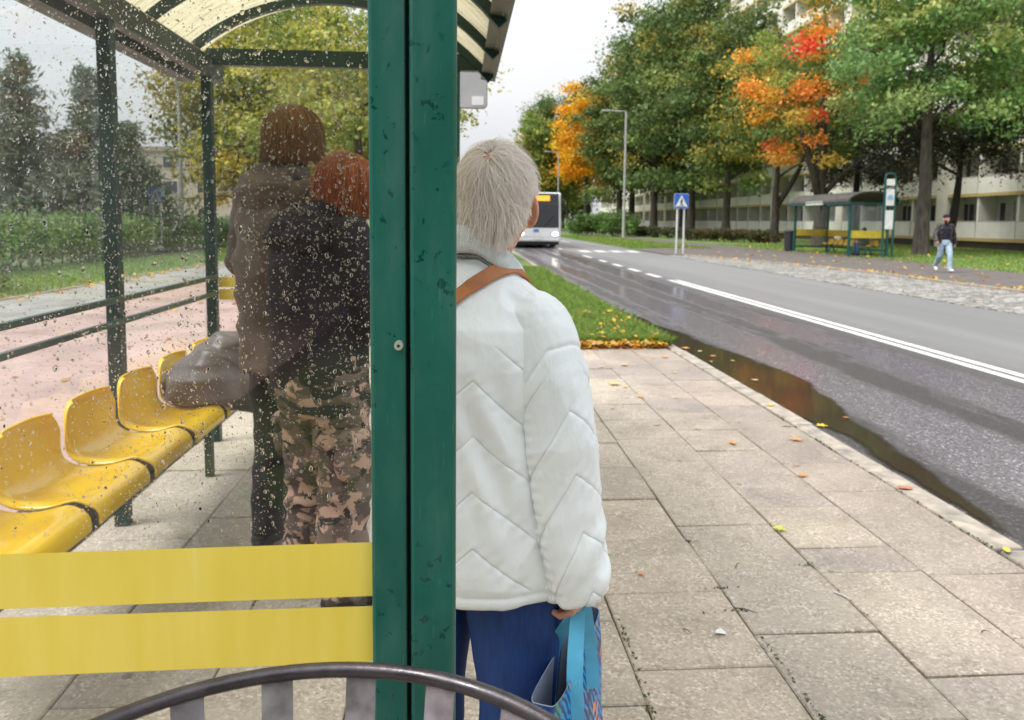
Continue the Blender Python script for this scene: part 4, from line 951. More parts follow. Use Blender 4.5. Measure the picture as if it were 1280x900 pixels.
def body(J, s=1.):
    mb = MB(); g = lambda k: Vector(J[k])
    hc = g('head'); R_ = Matrix.Rotation(J.get('hyaw',0), 3, 'Z') @ Matrix.Rotation(J.get('hpitch',0), 3, 'X')
    at = lambda x, y, z: hc + R_ @ Vector((x*s,y*s,z*s))
    mb.ell(hc, (.075*s,.095*s,.115*s), R_, 24, 16); mb.ell(at(0,.04,-.055), (.056*s,.055*s,.062*s), R_)
    mb.limb([at(0,.088,.02), at(0,.108,-.018)], [.010*s,.015*s]); mb.ell(at(0,.085,-.052),(.024*s,.014*s,.012*s),R_); mb.ell(at(0,.085,-.09),(.022*s,.018*s,.017*s),R_)
    for e in (-1,1):
        mb.ell(at(.081*e,-.008,-.02), (.009*s,.022*s,.036*s), R_ @ Matrix.Rotation(.6*e,3,'Z'), 14, 10); mb.ell(at(.076*e,.002,-.045), (.009*s,.013*s,.014*s), R_)
        mb.ell(at(.032*e,.083,.022), (.020*s,.014*s,.010*s), R_)
    mb.limb([hc-Vector((0,.012*s,.06*s)), g('neck')], [.052*s,.056*s]); mb.limb([g('neck'), g('chest')], [.055*s,.1*s])
    mb.limb([g('chest'), g('waist'), g('hip')], [.115*s,.105*s,.125*s])
    for k in 'lr':
        mb.limb([g('sh'+k), g('el'+k), g('wr'+k)], [.045*s,.037*s,.025*s]); mb.limb([g('chest'), g('sh'+k)], [.09*s,.045*s])
        hand(mb, g('wr'+k), J['hd'+k], J['hn'+k], s, J.get('curl'+k,.8), J.get('th'+k))
        mb.limb([g('th_'+k), g('kn'+k), g('an'+k)], [.078*s,.052*s,.036*s])
        a = g('an'+k); t = Vector(J['to'+k]).normalized(); mb.limb([a+Vector((0,0,-.04*s)), a+t*.09*s+Vector((0,0,-.05*s)), a+t*.16*s+Vector((0,0,-.058*s))], [.036*s,.034*s,.022*s])
    return mb
def cloth(name, mb, mat, parent, voxel=.008, smooth=5, disp=None):
    me = remesh(mb, voxel, smooth)
    if disp is not None:
        P = coords(me); Nn = normals(me); setco(me, P+Nn*disp(P, Nn)[:,None])
    return link(name, me, mat, parent, True)
def wrinkles(a, s=9, st=(1,1,1), off=0):
    def f(P, Nn):
        w1 = nza(P, s*st[0], s*st[1], s*st[2], off); w2 = nza(P, s*2.3*st[0], s*2.3*st[1], s*2.3*st[2], off+7)
        return a*(1.1*(1-np.abs(w1)*2.2)+.5*w2-.6)
    return f
def shoes(J, mat, parent, s=1.):
    for k in 'lr':
        a = Vector(J['an'+k]); t = Vector(J['to'+k]).normalized(); mb = MB()
        mb.limb([a+Vector((0,0,-.035)), a-t*.03+Vector((0,0,-.05)), a+t*.08+Vector((0,0,-.047)), a+t*.165+Vector((0,0,-.058))], [.047,.046,.047,.034])
        link('shoe', remesh(mb, .007, 3), mat, parent, True)
def hair(parent, name, c, ax, whorl, n, L, mat, keep, seed, rad=.0007, rot=None, grav=.3, spread=.012, steps=8, loose=.12):
    r = np.random.default_rng(seed); c = np.array(c); ax = np.array(ax); W = unit(np.array([whorl],float))[0]
    d = unit(r.normal(size=(n*3,3))); d = d[keep(d) & ((d @ W < .985)|(r.uniform(0,1,len(d)) < .35))][:n]; n = len(d)
    P = np.empty((n, steps, 3)); lift = r.uniform(.0,1,n)**1.5*spread
    q = d*ax; ll = L*r.uniform(.6,1.15,n) if not hasattr(L,'__call__') else L(d, r)
    jit = r.normal(0,loose,(n,3)); lock = np.array([[noise.noise(Vector((x*9,y*9,z*9+seed))), noise.noise(Vector((x*9+5,y*9,z*9))), noise.noise(Vector((x*9,y*9+8,z*9)))] for x,y,z in d])*.5
    for i in range(steps):
        f = i/(steps-1)
        P[:,i] = q
        nr = unit(q/ax**2); a = unit(q/ax)-W; t = a-nr*np.sum(a*nr,1,keepdims=True); t = unit(t)
        gv = np.array([0,0,-1.])-nr*np.sum(np.array([0,0,-1.])*nr,1,keepdims=True)*(1 if f < 2 else 0)
        low = np.clip((-q[:,2]/ax[2])*1.5+.2,0,1)[:,None]
        st = t*(1-low)+np.array([0,0,-1.])*(low*.9+grav)+jit+lock*.55
        q = q+unit(st)*(ll/(steps-1))[:,None]
        k = np.linalg.norm(q/ax,axis=1); tgt = 1+(lift*(.35+.65*f)+.002)/ax.mean(); ins = (k < tgt)|((k > tgt)&(q[:,2] > -.1*ax[2]))
        sc_ = np.where(ins, tgt/np.maximum(k,1e-6), 1)[:,None]
        hz = (q[:,2] < -.15*ax[2])[:,None]
        q = np.where(hz, np.where(sc_ > 1, q*np.array([1,1,0])*np.minimum(sc_,1.35)+q*np.array([0,0,1]), q), q*sc_)
    if rot is not None: P = P @ np.array(rot).T
    P = P+c
    hc = bpy.data.hair_curves.new(name); hc.add_curves([steps]*n)
    hc.attributes['position'].data.foreach_set('vector', P.astype('f').ravel())
    ra = hc.attributes.new('radius', 'FLOAT', 'POINT'); ta = np.tile(np.array([1-.6*(i/(steps-1))**2 for i in range(steps)]), n)*rad*np.repeat(r.uniform(.6,1.3,n),steps)
    ra.data.foreach_set('value', ta.astype('f'))
    o = bpy.data.objects.new(name, hc); C.objects.link(o); hc.materials.append(mat); o.parent = parent; return o
def hairmat(name, stops, rough=.42):
    m, nt, b = newmat(name); h = N(nt, 'ShaderNodeHairInfo'); nt.links.new(ramp(nt, h.outputs['Random'], stops), b.inputs['Base Color'])
    b.inputs['Roughness'].default_value = rough; b.inputs['Specular IOR Level'].default_value = .4; return m
def stand(s=1., **kw):
    J = dict(head=(0,.03,1.565), neck=(0,0,1.43), chest=(0,0,1.25), waist=(0,0,1.06), hip=(0,0,.93))
    for k, e in (('l',-1),('r',1)):
        J.update({'sh'+k:(.165*e,0,1.375),'el'+k:(.23*e,-.02,1.10),'wr'+k:(.235*e,.06,.87),'hd'+k:(0,.15,-1),'hn'+k:(-e,.2,0),'th_'+k:(.09*e,0,.88),'kn'+k:(.1*e,.02,.49),'an'+k:(.1*e,-.02,.095),'to'+k:(.25*e,1,0),'th'+k:e})
    J.update(kw); out = {}
    for k, v_ in J.items():
        out[k] = tuple(c_*s for c_ in v_) if isinstance(v_, tuple) and k[:2] not in ('hd','hn','to') else v_
    return out

# ---- the older woman in the white quilted jacket
LX, LY, LR = .022, 1.46, R(-26)
ld = thing('person', 'older woman with short white hair and white quilted jacket waiting beside the green post', 'person', (LX,LY,0), LR)
s = .93
HC = (.028,.050,1.458)
J = stand(s); J.update(head=HC, neck=(.01,.012,1.31), chest=(0,0,1.16), hyaw=R(19), hpitch=R(-6),
   shr=(.15,0,1.22), elr=(.186,-.018,.95), wrr=(.232,-.012,.775), hdr=(.03,-.02,-1), hnr=(-1,.15,0), curlr=1.5, thr=1,
   shl=(-.14,.02,1.22), ell=(-.13,.14,.98), wrl=(-.0,.27,1.0), hdl=(1,.3,.1), hnl=(0,-1,-.2), thl=-1)
bm_ = remesh(body(J, s), .0042, 4); link('body', bm_, SKIN, ld, True)
# jacket
mb = MB().rings([(0,0,.715,.205,.155),(0,0,.724,.211,.160),(0,0,.78,.212,.164),(0,-.002,.85,.203,.163),(0,-.004,.93,.192,.158),(0,-.008,1.04,.178,.152),(0,-.012,1.15,.172,.146),(0,-.008,1.222,.168,.130),(0,.0,1.272,.132,.108),(0,.01,1.315,.095,.086),(.004,.02,1.345,.07,.07)], 40)
AR = [(.126,0,1.208),(.157,-.006,1.125),(.176,-.013,1.03),(.188,-.018,.95),(.203,-.022,.87),(.222,-.023,.79),(.236,-.022,.722),(.2365,-.022,.716)]
AR_R = [.081,.086,.083,.080,.076,.070,.060,.050]
mb.limb([(.05,0,1.245),(.115,0,1.215)], [.082,.075])
ms = MB().tube(AR, AR_R, 28).ell(AR[0], (.081,.081,.081)).limb([(.075,0,1.228),(.126,0,1.208)], [.078,.081])
AL = [(-.125,.02,1.22),(-.15,.07,1.10),(-.125,.15,.985),(-.06,.21,.99),(-.01,.255,1.0)]
mb.tube(AL, [.08,.08,.072,.066,.056], 20).ell(AL[0], (.08,.08,.08)).limb([(-.05,0,1.255),(-.125,.02,1.22)], [.085,.08])
def seam(d, w_, dep): return -dep*np.exp(-(np.abs(d)/w_)**1.3)
tri = lambda x, p: np.abs(((x/p+.5) % 1)-.5)*p
def soft(P):
    w1 = nza(P, 6, 6, 3.8, 3); w2 = nza(P, 15, 15, 9, 11); w3 = nza(P, 36, 36, 24, 17)
    return .0052*(1-2.0*np.abs(w1))-.003+.0034*(1-2*np.abs(w2))-.0017+.0012*w3, w1, w3
me = remesh(mb, .003, 12)
P = coords(me); Nn = normals(me)
ang = np.arctan2(P[:,0], -P[:,1]); arc = ang*.185
qk_t = k_t = (P[:,2]+.80*tri(arc-.085, .40)+.007*nz(P,6,2)-.030)/.1005; dist_t = np.abs(k_t-np.round(k_t))*.1005*.78
ok_t = np.clip((1.20-P[:,2])/.03,0,1)*np.clip((P[:,2]-.745)/.01,0,1)
sf, w1, w3 = soft(P)
H_ = (seam(dist_t,.0027,.0024)+.0020*(1-np.exp(-(dist_t/.02)**2)))*ok_t + seam(P[:,2]-.738,.004,.003) + sf
H_ += .0008*np.sin((P[:,0]-P[:,2])*TAU/.035+7*w1)*np.exp(-(dist_t/.018)**2)*ok_t
q = np.stack([P[:,0]-.10,P[:,2]-1.08],1)          # drape running down from the armpit
dr = np.exp(-(((P[:,0]-.085-.12*(1.10-P[:,2]))/.05)**2))*np.clip((1.18-P[:,2])/.1,0,1)*np.clip((P[:,2]-.8)/.15,0,1)*(P[:,1] < 0)
H_ += .007*dr*np.sin((P[:,0]*1.0+P[:,2]*.32)*TAU/.062+2.2*w1)
setco(me, P+Nn*H_[:,None])
def fattr(m_, n_, v_): m_.attributes.new(n_, 'FLOAT', 'POINT').data.foreach_set('value', np.asarray(v_,'f'))
fattr(me,'qk',k_t); fattr(me,'qs',arc); fattr(me,'qm',ok_t); fattr(me,'sl',np.full(len(P),9.))
ml = remesh(ms, .0028, 10)
P = coords(ml); Nn = normals(ml)
arm = np.array(AR[:7]); lens = np.linalg.norm(np.diff(arm,axis=0),axis=1)
best = np.full(len(P), 9.); ts = np.zeros(len(P)); cen = np.zeros_like(P)
for i in range(6):
    a, b_ = arm[i], arm[i+1]; u = b_-a; t = np.clip(((P-a)@u)/np.dot(u,u),0,1); q = a+t[:,None]*u; d = np.linalg.norm(P-q,axis=1)
    k = d < best; best[k] = d[k]; ts[k] = lens[:i].sum()+t[k]*lens[i]; cen[k] = q[k]
rel = P-cen; phi = np.arctan2(rel[:,1], rel[:,0])
arcs = (phi+.78)*.083
c_a = -ts+1.15*np.maximum(0,-arcs)+.72*np.maximum(0,arcs)+.006*nz(P,7,5)
k_a = (c_a+.155)/.108; dist_a = np.abs(k_a-np.round(k_a))*.108*.66
ok_a = np.clip((ts-.075)/.03,0,1)
sl = np.abs(phi+2.0+.30*(ts-.2))*.078; oks = np.clip((ts-.10)/.03,0,1)
sf, w1, w3 = soft(P)
H_ = (seam(dist_a,.0027,.0024)+.0020*(1-np.exp(-(dist_a/.02)**2)))*ok_a*np.clip(sl/.012,0,1) + sf*1.05
H_ += (seam(np.abs(sl-.0055),.0026,.0032)-.002*np.exp(-(sl/.014)**2)+.0013*np.exp(-(sl/.022)**2)*np.sin(ts*TAU/.021+6*w1))*oks
H_ += seam(ts-.045-.075*np.clip(-(phi+1.0),0,2)**1.2-.02*np.clip(phi+.3,0,2),.0035,.0045)
H_ += .0055*np.sin(ts*TAU/.075+4*w1+phi*1.5)*np.clip((ts-.33)/.1,0,1)*np.clip(1.2-np.abs(phi+.2),0,1)
H_ += .0009*np.sin((ts+arcs)*TAU/.037+7*w1)*np.exp(-(dist_a/.02)**2)*ok_a
setco(ml, P+Nn*H_[:,None])
fattr(ml,'qk',k_a); fattr(ml,'qs',arcs); fattr(ml,'qm',ok_a); fattr(ml,'sl',np.where(oks > .5,(np.where(phi > 1.4, phi-TAU, phi)+2.0+.30*(ts-.2))*.078,9.))
m, nt, b = newmat('white_quilt'); v = coord(nt)
nt.links.new(ramp(nt, noisetex(nt, v, 3, 5), [(.3, (.79,.84,.87)), (.7, (.85,.89,.91))]), b.inputs['Base Color'])
b.inputs['Roughness'].default_value = .52; b.inputs['Sheen Weight'].default_value = .1
fol = noisetex(nt, coord(nt,'Object',(1,1,.55)), 19, 7, .58, 1.2)
A = lambda n_: N(nt, 'ShaderNodeAttribute', attribute_name=n_).outputs['Fac']
def mth(op, *a):
    n_ = N(nt, 'ShaderNodeMath', operation=op)
    for i, q in enumerate(a):
        if isinstance(q, bpy.types.NodeSocket): nt.links.new(q, n_.inputs[i])
        else: n_.inputs[i].default_value = q
    return n_.outputs[0]
pp_ = mth('MULTIPLY', mth('PINGPONG', A('qk'), .5), .08)                    # metres to the nearest stitch line
line = mth('MULTIPLY', mth('SUBTRACT', 1, mth('SMOOTH_MIN', mth('DIVIDE', pp_, .0024), 1, .3)), A('qm'))
sl2 = mth('ABSOLUTE', mth('SUBTRACT', mth('ABSOLUTE', A('sl')), .0055)); line2 = mth('SUBTRACT', 1, mth('SMOOTH_MIN', mth('DIVIDE', sl2, .0020), 1, .3))
line = mth('MAXIMUM', line, line2)
pk = noisetex(nt, coord(nt,'Object',(1,1,1)), 95, 2, .5, .5); near_ = mth('MULTIPLY', mth('SUBTRACT', 1, mth('MINIMUM', mth('DIVIDE', pp_, .020), 1)), A('qm'))
hgt = mth('ADD', mth('MULTIPLY', fol, .55), mth('SUBTRACT', mth('MULTIPLY', mth('MULTIPLY', pk, near_), .16), mth('MULTIPLY', line, .19)))
bump(nt, b, hgt, .55, .010)
th_ = mixc(nt, mth('MULTIPLY', line, .28), b.inputs['Base Color'].links[0].from_socket, (.60,.63,.65)); nt.links.new(th_, b.inputs['Base Color']); QUILT = m
jk = link('jacket', me, QUILT, ld, True); link('sleeve', ml, QUILT, jk, True)
bvh = BVHTree.FromPolygons([tuple(p) for p in coords(me)], [tuple(p.vertices) for p in me.polygons])
# fleece collar
mb = MB(); V = []; n = 64; pr = [(-.004,-.028),(.010,-.030),(.016,-.015),(.013,.005),(.008,.020),(.002,.027),(-.005,.024),(-.007,.0)]
for i in range(n):
    t = TAU*i/n; ex = .073*math.cos(t); ey = .079*math.sin(t)
    zz = 1.357-.030*math.sin(t)-.044*max(0,math.cos(t-.30))
    for (o_, z_) in pr: k = 1+(o_+.0)/.08; V.append((.014+ex*k, .028+ey*k, zz+z_*1.0))
mb.add(V, [(i*8+j, ((i+1)%n)*8+j, ((i+1)%n)*8+(j+1)%8, i*8+(j+1)%8) for i in range(n) for j in range(8)])
FLE = M('grey_fleece', (.68,.74,.77), .95, var=.1, vscale=60, bmp=.9, bscale=420, bdist=.003)
cl_ = mb.build('collar', FLE, ld, smooth=True, world=False); ss = cl_.modifiers.new('s','SUBSURF'); ss.levels = ss.render_levels = 1
V = []; nz_ = 30
for i in range(nz_):
    t = -2.75+1.75*i/(nz_-1); zz = 1.324-.030*math.sin(t)-.044*max(0,math.cos(t-.30))
    for o_, z_ in ((.0135,.0015),(.0158,-.001),(.0150,-.004),(.0125,-.003)): k = 1+o_/.08; V.append((.014+.073*math.cos(t)*k, .028+.079*math.sin(t)*k, zz+z_))
MB().add(V, [(i*4+j, (i+1)*4+j, (i+1)*4+(j+1)%4, i*4+(j+1)%4) for i in range(nz_-1) for j in range(4)]).build('collar_zip', M('zip_dark', (.12,.14,.14), .4, var=.5, vscale=300), ld, world=False)
# jeans
def denim(name, c1, c2):
    m, nt, b = newmat(name); v = coord(nt)
    f = noisetex(nt, coord(nt,'Object',(1,1,.12)), 160, 3, .6); g = noisetex(nt, v, 6, 5)
    nt.links.new(mixc(nt, .45, ramp(nt, f, [(.3,c1),(.7,c2)]), ramp(nt, g, [(.35,c1),(.68,c2)])), b.inputs['Base Color']); b.inputs['Roughness'].default_value = .8
    bump(nt, b, noisetex(nt, v, 380, 2), .2, .001); return m
mb = MB().rings([(0,0,.88,.17,.135),(0,0,.80,.192,.15),(0,0,.70,.186,.145)], 28)
for e in (-1,1): mb.tube([(.092*e,0,.80),(.10*e,.0,.66),(.103*e,.005,.45),(.105*e,-.01,.20),(.105*e,-.005,.05)], [.098,.097,.082,.075,.075], 20)
cloth('trousers', mb, denim('dark_denim', (.006,.030,.14), (.018,.075,.28)), ld, .0075, 4, wrinkles(.007, 5, (1,1,.7), 4))
shoes(J, M('lady_shoe', (.05,.045,.04), .5), ld)
WHAIR = hairmat('white_hair',  [(0,(.74,.67,.62)),(.45,(.92,.88,.84)),(1,(.97,.95,.93))], .45)
nt = WHAIR.node_tree; hb_ = nt.nodes['Principled BSDF']; tl_ = N(nt, 'ShaderNodeBsdfTranslucent'); nt.links.new(nt.nodes['Color Ramp'].outputs[0], tl_.inputs[0])
mxh = N(nt, 'ShaderNodeMixShader'); mxh.inputs[0].default_value = .55; nt.links.new(hb_.outputs[0], mxh.inputs[1]); nt.links.new(tl_.outputs[0], mxh.inputs[2]); nt.links.new(mxh.outputs[0], nt.nodes['Material Output'].inputs['Surface'])
hrot = Matrix.Rotation(R(19),3,'Z') @ Matrix.Rotation(R(-6),3,'X')
hair(ld, 'hair', HC, (.077,.097,.111), (-.10,-.62,.70), 30000, lambda d, r: np.clip(.060+.040*(d[:,2]+.35)-.11*np.clip(d[:,0]-.28,0,1),.016,.085)*r.uniform(.65,1.2,len(d)), WHAIR,
     lambda d: ((d[:,2] > -.60+.25*np.abs(d[:,0])) & (d[:,1] < .22) & ~((np.abs(d[:,0]) > .5) & (d[:,1] > -.52) & (d[:,2] < .20))) | ((d[:,2] > .42) & (d[:,1] < .8)), 3, .00050, hrot, .12, .013, 9, .14)
hair(ld, 'loose_hair', HC, (.079,.099,.113), (-.10,-.62,.70), 1500, lambda d, r: np.clip(.050+.05*(d[:,2]+.3)-.11*np.clip(d[:,0]-.28,0,1),.014,.09), WHAIR,
     lambda d: (d[:,2] > -.62) & (d[:,1] < .3) & ~((np.abs(d[:,0]) > .5) & (d[:,1] > -.52) & (d[:,2] < .20)), 8, .00042, hrot, .05, .024, 9, .42)
# shoulder strap laid over the jacket
def on_jacket(p, off):
    loc, nr, _, _ = bvh.find_nearest(Vector(p)); return loc+nr*off, nr
path = [(.105,.09,1.25),(.106,.05,1.31),(.093,.0,1.335),(.070,-.045,1.325),(.04,-.085,1.30),(-.0,-.12,1.26),(-.05,-.14,1.20),(-.10,-.13,1.12),(-.15,-.09,1.02),(-.175,-.02,.93),(-.17,.08,.86),(-.13,.17,.83)]
pts = []
for i in range(len(path)-1):
    for k in range(6): pts.append(Vector(path[i]).lerp(Vector(path[i+1]), k/6))
V = []
pp = [on_jacket(p, .006) for p in pts]
for _ in range(3): pp = [pp[0]]+[((pp[i-1][0]+pp[i][0]*2+pp[i+1][0])/4, pp[i][1]) for i in range(1,len(pp)-1)]+[pp[-1]]
for i, (p, nr) in enumerate(pp):
    t = (pp[min(i+1,len(pp)-1)][0]-pp[max(i-1,0)][0]).normalized(); sd_ = t.cross(nr).normalized()
    for e, f in ((-1,0),(-.9,.002),(.9,.002),(1,0),(.9,-.003),(-.9,-.003)): V.append(p+sd_*(.0145*e)+nr*f)
k = len(pp)
st = thing('shoulder_bag', 'tan leather shoulder bag strap crossing the back of the white quilted jacket', 'bag', (LX,LY,0), LR)
MB().add(V, [(i*6+j,(i+1)*6+j,(i+1)*6+(j+1)%6,i*6+(j+1)%6) for i in range(k-1) for j in range(6)]).build('strap', M('tan_leather', (.42,.15,.045), .5, var=.15, vscale=30, bmp=.25, bscale=260, bdist=.001), st, smooth=True, world=False, auto=50)
cloth('pouch', MB().ell((-.10,.30,.78),(.12,.05,.10)), bpy.data.materials['tan_leather'], st, .01, 3)
# tote bag
tb = thing('tote_bag', 'blue tote bag with orange and green palm leaf print and light blue handles', 'bag', (.225,1.33,.3))
m, nt, b = newmat('palm_print'); v = coord(nt)
base = ramp(nt, noisetex(nt, v, 9, 3), [(.35,(.004,.012,.10)),(.6,(.01,.07,.30)),(.75,(.01,.20,.42))])
wv = N(nt, 'ShaderNodeTexWave', wave_type='BANDS', bands_direction='DIAGONAL'); wv.inputs['Scale'].default_value = 26; wv.inputs['Distortion'].default_value = 5; wv.inputs['Detail'].default_value = 1; wv.inputs['Detail Scale'].default_value = 1.2; nt.links.new(v, wv.inputs['Vector'])
fr = ramp(nt, wv.outputs['Fac'], [(.5,0),(.6,1)])
wv2 = N(nt, 'ShaderNodeTexWave', wave_type='BANDS', bands_direction='DIAGONAL'); wv2.inputs['Scale'].default_value = 22; wv2.inputs['Distortion'].default_value = 6; nt.links.new(coord(nt,'Object',(1,-1,1)), wv2.inputs['Vector'])
fr2 = ramp(nt, wv2.outputs['Fac'], [(.55,0),(.65,1)])
n1 = noisetex(nt, v, 13, 2, .4); n2 = noisetex(nt, coord(nt,'Object',(1,1,1.3)), 11, 2, .4)
blue2 = mixc(nt, 1, fr, ramp(nt, n2, [(.4,0),(.45,1)]), 'MULTIPLY')
c = mixc(nt, blue2, base, (.02,.28,.62))
c = mixc(nt, mixc(nt, 1, fr2, ramp(nt, n1, [(.56,0),(.585,1)]), 'MULTIPLY'), c, (.85,.26,.08))
c = mixc(nt, mixc(nt, 1, fr, ramp(nt, n1, [(.36,1),(.40,0)]), 'MULTIPLY'), c, (.03,.30,.12))
nt.links.new(c, b.inputs['Base Color']); b.inputs['Roughness'].default_value = .35; bump(nt, b, noisetex(nt, v, 22, 3), .3, .01); PRINT = m
axd = Vector((.40,.917,0)); pxd = Vector((.917,-.40,0)); bc = Vector((.203,1.345,0))+axd*.022
def bagpt(u, w_, z): return bc+axd*u+pxd*w_+Vector((0,0,z))
NUb, V, Fc = 44, [], []
rows_ = 12
for j in range(rows_+1):
    f = j/rows_; z = .217+.375*f
    for i in range(NUb):
        t = TAU*i/NUb; cu, su = math.cos(t), math.sin(t)
        sg_ = lambda x, p: math.copysign(abs(x)**p, x)
        hw = .052-.026*f; hl = .165+.012*f
        sag = -.020*math.cos(PI*min(1,abs(sg_(cu,.35))))*0
        zz = z + (f**3)*(.012*abs(sg_(cu,.4))-.012)
        p = bagpt(hl*sg_(cu,.22), hw*sg_(su,.35)*(1+.18*noise.noise(Vector((t*1.2,f*3,2)))), zz); V.append(p)
for j in range(rows_):
    for i in range(NUb): Fc.append((j*NUb+i, (j+1)*NUb+i, (j+1)*NUb+(i+1)%NUb, j*NUb+(i+1)%NUb))
Fc.append(tuple(range(NUb)))
LIN = M('bag_lining', (.26,.30,.40), .6)
bb = MB().add(V, Fc).build('bag_body', PRINT, tb, smooth=True, auto=60)
Vi = []
for q, p in enumerate(V):
    c_ = bagpt(0,0,0); d_ = Vector((p.x-c_.x, p.y-c_.y, 0)); Vi.append(p-d_.normalized()*.003+Vector((0,0,.003 if q < NUb else 0)))
k = rows_*NUb
MB().add(Vi+V[k:], [tuple(reversed(f)) for f in Fc]+[(k+i, k+(i+1)%NUb, len(Vi)+(i+1)%NUb, len(Vi)+i) for i in range(NUb)]).build('lining', LIN, bb, smooth=True, auto=60)
def ribbon(pts, wdir, w_, name, mat, par, th=.0018):
    V = []; pts = [Vector(p) for p in pts]
    out = []
    for i in range(len(pts)-1):
        p0_, p1_, p2_, p3_ = pts[max(i-1,0)], pts[i], pts[i+1], pts[min(i+2,len(pts)-1)]
        for k in range(6):
            t = k/6; out.append(.5*((2*p1_)+(-p0_+p2_)*t+(2*p0_-5*p1_+4*p2_-p3_)*t*t+(-p0_+3*p1_-3*p2_+p3_)*t**3))
    out.append(pts[-1]); n = len(out)
    for i, p in enumerate(out):
        tg = (out[min(i+1,n-1)]-out[max(i-1,0)]).normalized(); wd = (Vector(wdir)-tg*Vector(wdir).dot(tg)).normalized(); nn = tg.cross(wd)
        sq = 1-.35*math.exp(-((i/(n-1)-.5)/.18)**2)
        for a, c_ in ((-1,-1),(1,-1),(1,1),(-1,1)): V.append(p+wd*(w_/2*a*sq)+nn*(th/2*c_))
    return MB().add(V, [(i*4+j,(i+1)*4+j,(i+1)*4+(j+1)%4,i*4+(j+1)%4) for i in range(n-1) for j in range(4)]+[(3,2,1,0),tuple(range(4*n-4,4*n))]).build(name, mat, par, smooth=True, auto=40)
HB = M('handle_blue', (.10,.46,.72), .55, var=.1, vscale=20, bmp=.2, bscale=300, bdist=.001)
grip = Vector((.226,1.352,.690))
for sd_, ua, ub in ((-1,.0,.10),(1,-.075,.035)):
    w0 = .030*sd_; g = grip+pxd*(.006*sd_)
    ribbon([bagpt(ua,w0+.010*sd_,.46), bagpt(ua,w0+.002*sd_,.585), g-axd*.024+Vector((0,0,-.016)), g-axd*.010+Vector((0,0,.004)), g+axd*.012+Vector((0,0,.002)), g+axd*.026+Vector((0,0,-.016)), bagpt(ub,w0+.002*sd_,.585), bagpt(ub,w0+.010*sd_,.50)], pxd*.85+axd*.5, .031, 'handle', HB, tb)

# ---- red haired person inside the shelter
def puffj(mb, J, torso, sl, sr=None, n=28):
    mb.rings(torso, n)
    for k in 'lr': mb.limb([J['sh'+k], J['el'+k], J['wr'+k]], sl); mb.limb([(0,0,J['sh'+k][2]), J['sh'+k]], [sl[0]*1.05, sl[0]])
    return mb
DJ = M('plum_black_cloth', (.017,.009,.017), .85, var=.3, vscale=5)
rd = thing('person', 'red haired person in dark hooded jacket and camouflage trousers inside the wet glass', 'person', (-.500,2.72,0), R(-44))
J = stand(.985, head=(.01,.105,1.565), neck=(0,.05,1.42), chest=(0,.0,1.25), hyaw=R(-5), hpitch=R(-22), elr=(.225,.07,1.10), wrr=(.14,.27,1.02), hdr=(-.5,1,.1), hnr=(-.6,-.4,-.3), ell=(-.215,.05,1.09), wrl=(-.12,.27,.98), hdl=(.5,1,.1), hnl=(.6,-.4,-.3), anl=(-.12,.0,.095), anr=(.12,-.02,.095))
link('body', remesh(body(J,.97), .0075, 3), SKIN, rd, True)
tor = [(0,0,.735,.185,.155),(0,0,.75,.192,.163),(0,-.01,.95,.185,.163),(0,-.02,1.12,.188,.17),(0,-.015,1.27,.18,.16),(0,0,1.36,.165,.13),(0,.02,1.43,.10,.10),(0,.04,1.475,.07,.08)]
cloth('jacket', puffj(MB(), J, tor, [.080,.074,.058]), DJ, rd, .0085, 5, wrinkles(.013, 5.5, (1,1,1), 2))
mb = MB().ell((0,-.075,1.385),(.135,.085,.085)).ell((-.05,-.10,1.36),(.10,.075,.07)).ell((.06,-.10,1.36),(.10,.075,.07)).ell((0,.02,1.43),(.105,.10,.06))
cloth('hood', mb, DJ, rd, .007, 4, wrinkles(.016, 8, (1,1,2.2), 9))
m, nt, b = newmat('camouflage'); v = coord(nt)
f1 = noisetex(nt, coord(nt,'Object',(1,1,1.5)), 9, 3, .55, .6); f2 = noisetex(nt, coord(nt,'Object',(1,1,1.4)), 11, 3, .55, .5); f3 = noisetex(nt, coord(nt,'Object',(1.1,1,1.6)), 10.3, 3, .5, .8)
c = ramp(nt, f1, [(.49,(.17,.115,.095)),(.50,(.095,.064,.054))]); 
c = mixc(nt, ramp(nt, f2, [(.535,0),(.55,1)]), c, (.50,.32,.25)); c = mixc(nt, ramp(nt, f3, [(.60,0),(.61,1)]), c, (.025,.018,.017))
nt.links.new(c, b.inputs['Base Color']); b.inputs['Roughness'].default_value = .85; bump(nt, b, noisetex(nt, v, 300, 2), .2, .001); CAMO = m
def baggy(J, rs, hip, name, mat, par, disp, vox=.008):
    mb = MB().rings(hip, 26)
    for k in 'lr':
        t, kn, an = Vector(J['th_'+k]), Vector(J['kn'+k]), Vector(J['an'+k]); mb.tube([t, t.lerp(kn,.5), kn, kn.lerp(an,.5), an-Vector((0,0,.03))], rs, 20); mb.ell(t,(rs[0],)*3)
    return cloth(name, mb, mat, par, vox, 4, disp)
tz = baggy(J, [.105,.105,.098,.092,.085], [(0,0,.72,.17,.14),(0,0,.80,.195,.155),(0,0,.95,.18,.145)], 'trousers', CAMO, rd, wrinkles(.014, 7, (1,1,1.6), 5))
cloth('cargo_pocket', MB().ell((-.205,.0,.60),(.035,.085,.10)).ell((-.21,0,.665),(.035,.09,.03)), CAMO, rd, .007, 3, wrinkles(.006, 12)); cloth('cargo_pocket', MB().ell((.205,-.02,.60),(.035,.085,.10)).ell((.21,-.02,.665),(.035,.09,.03)), CAMO, rd, .007, 3, wrinkles(.006, 12))
shoes(J, M('black_shoe', (.012,.012,.012), .45), rd)
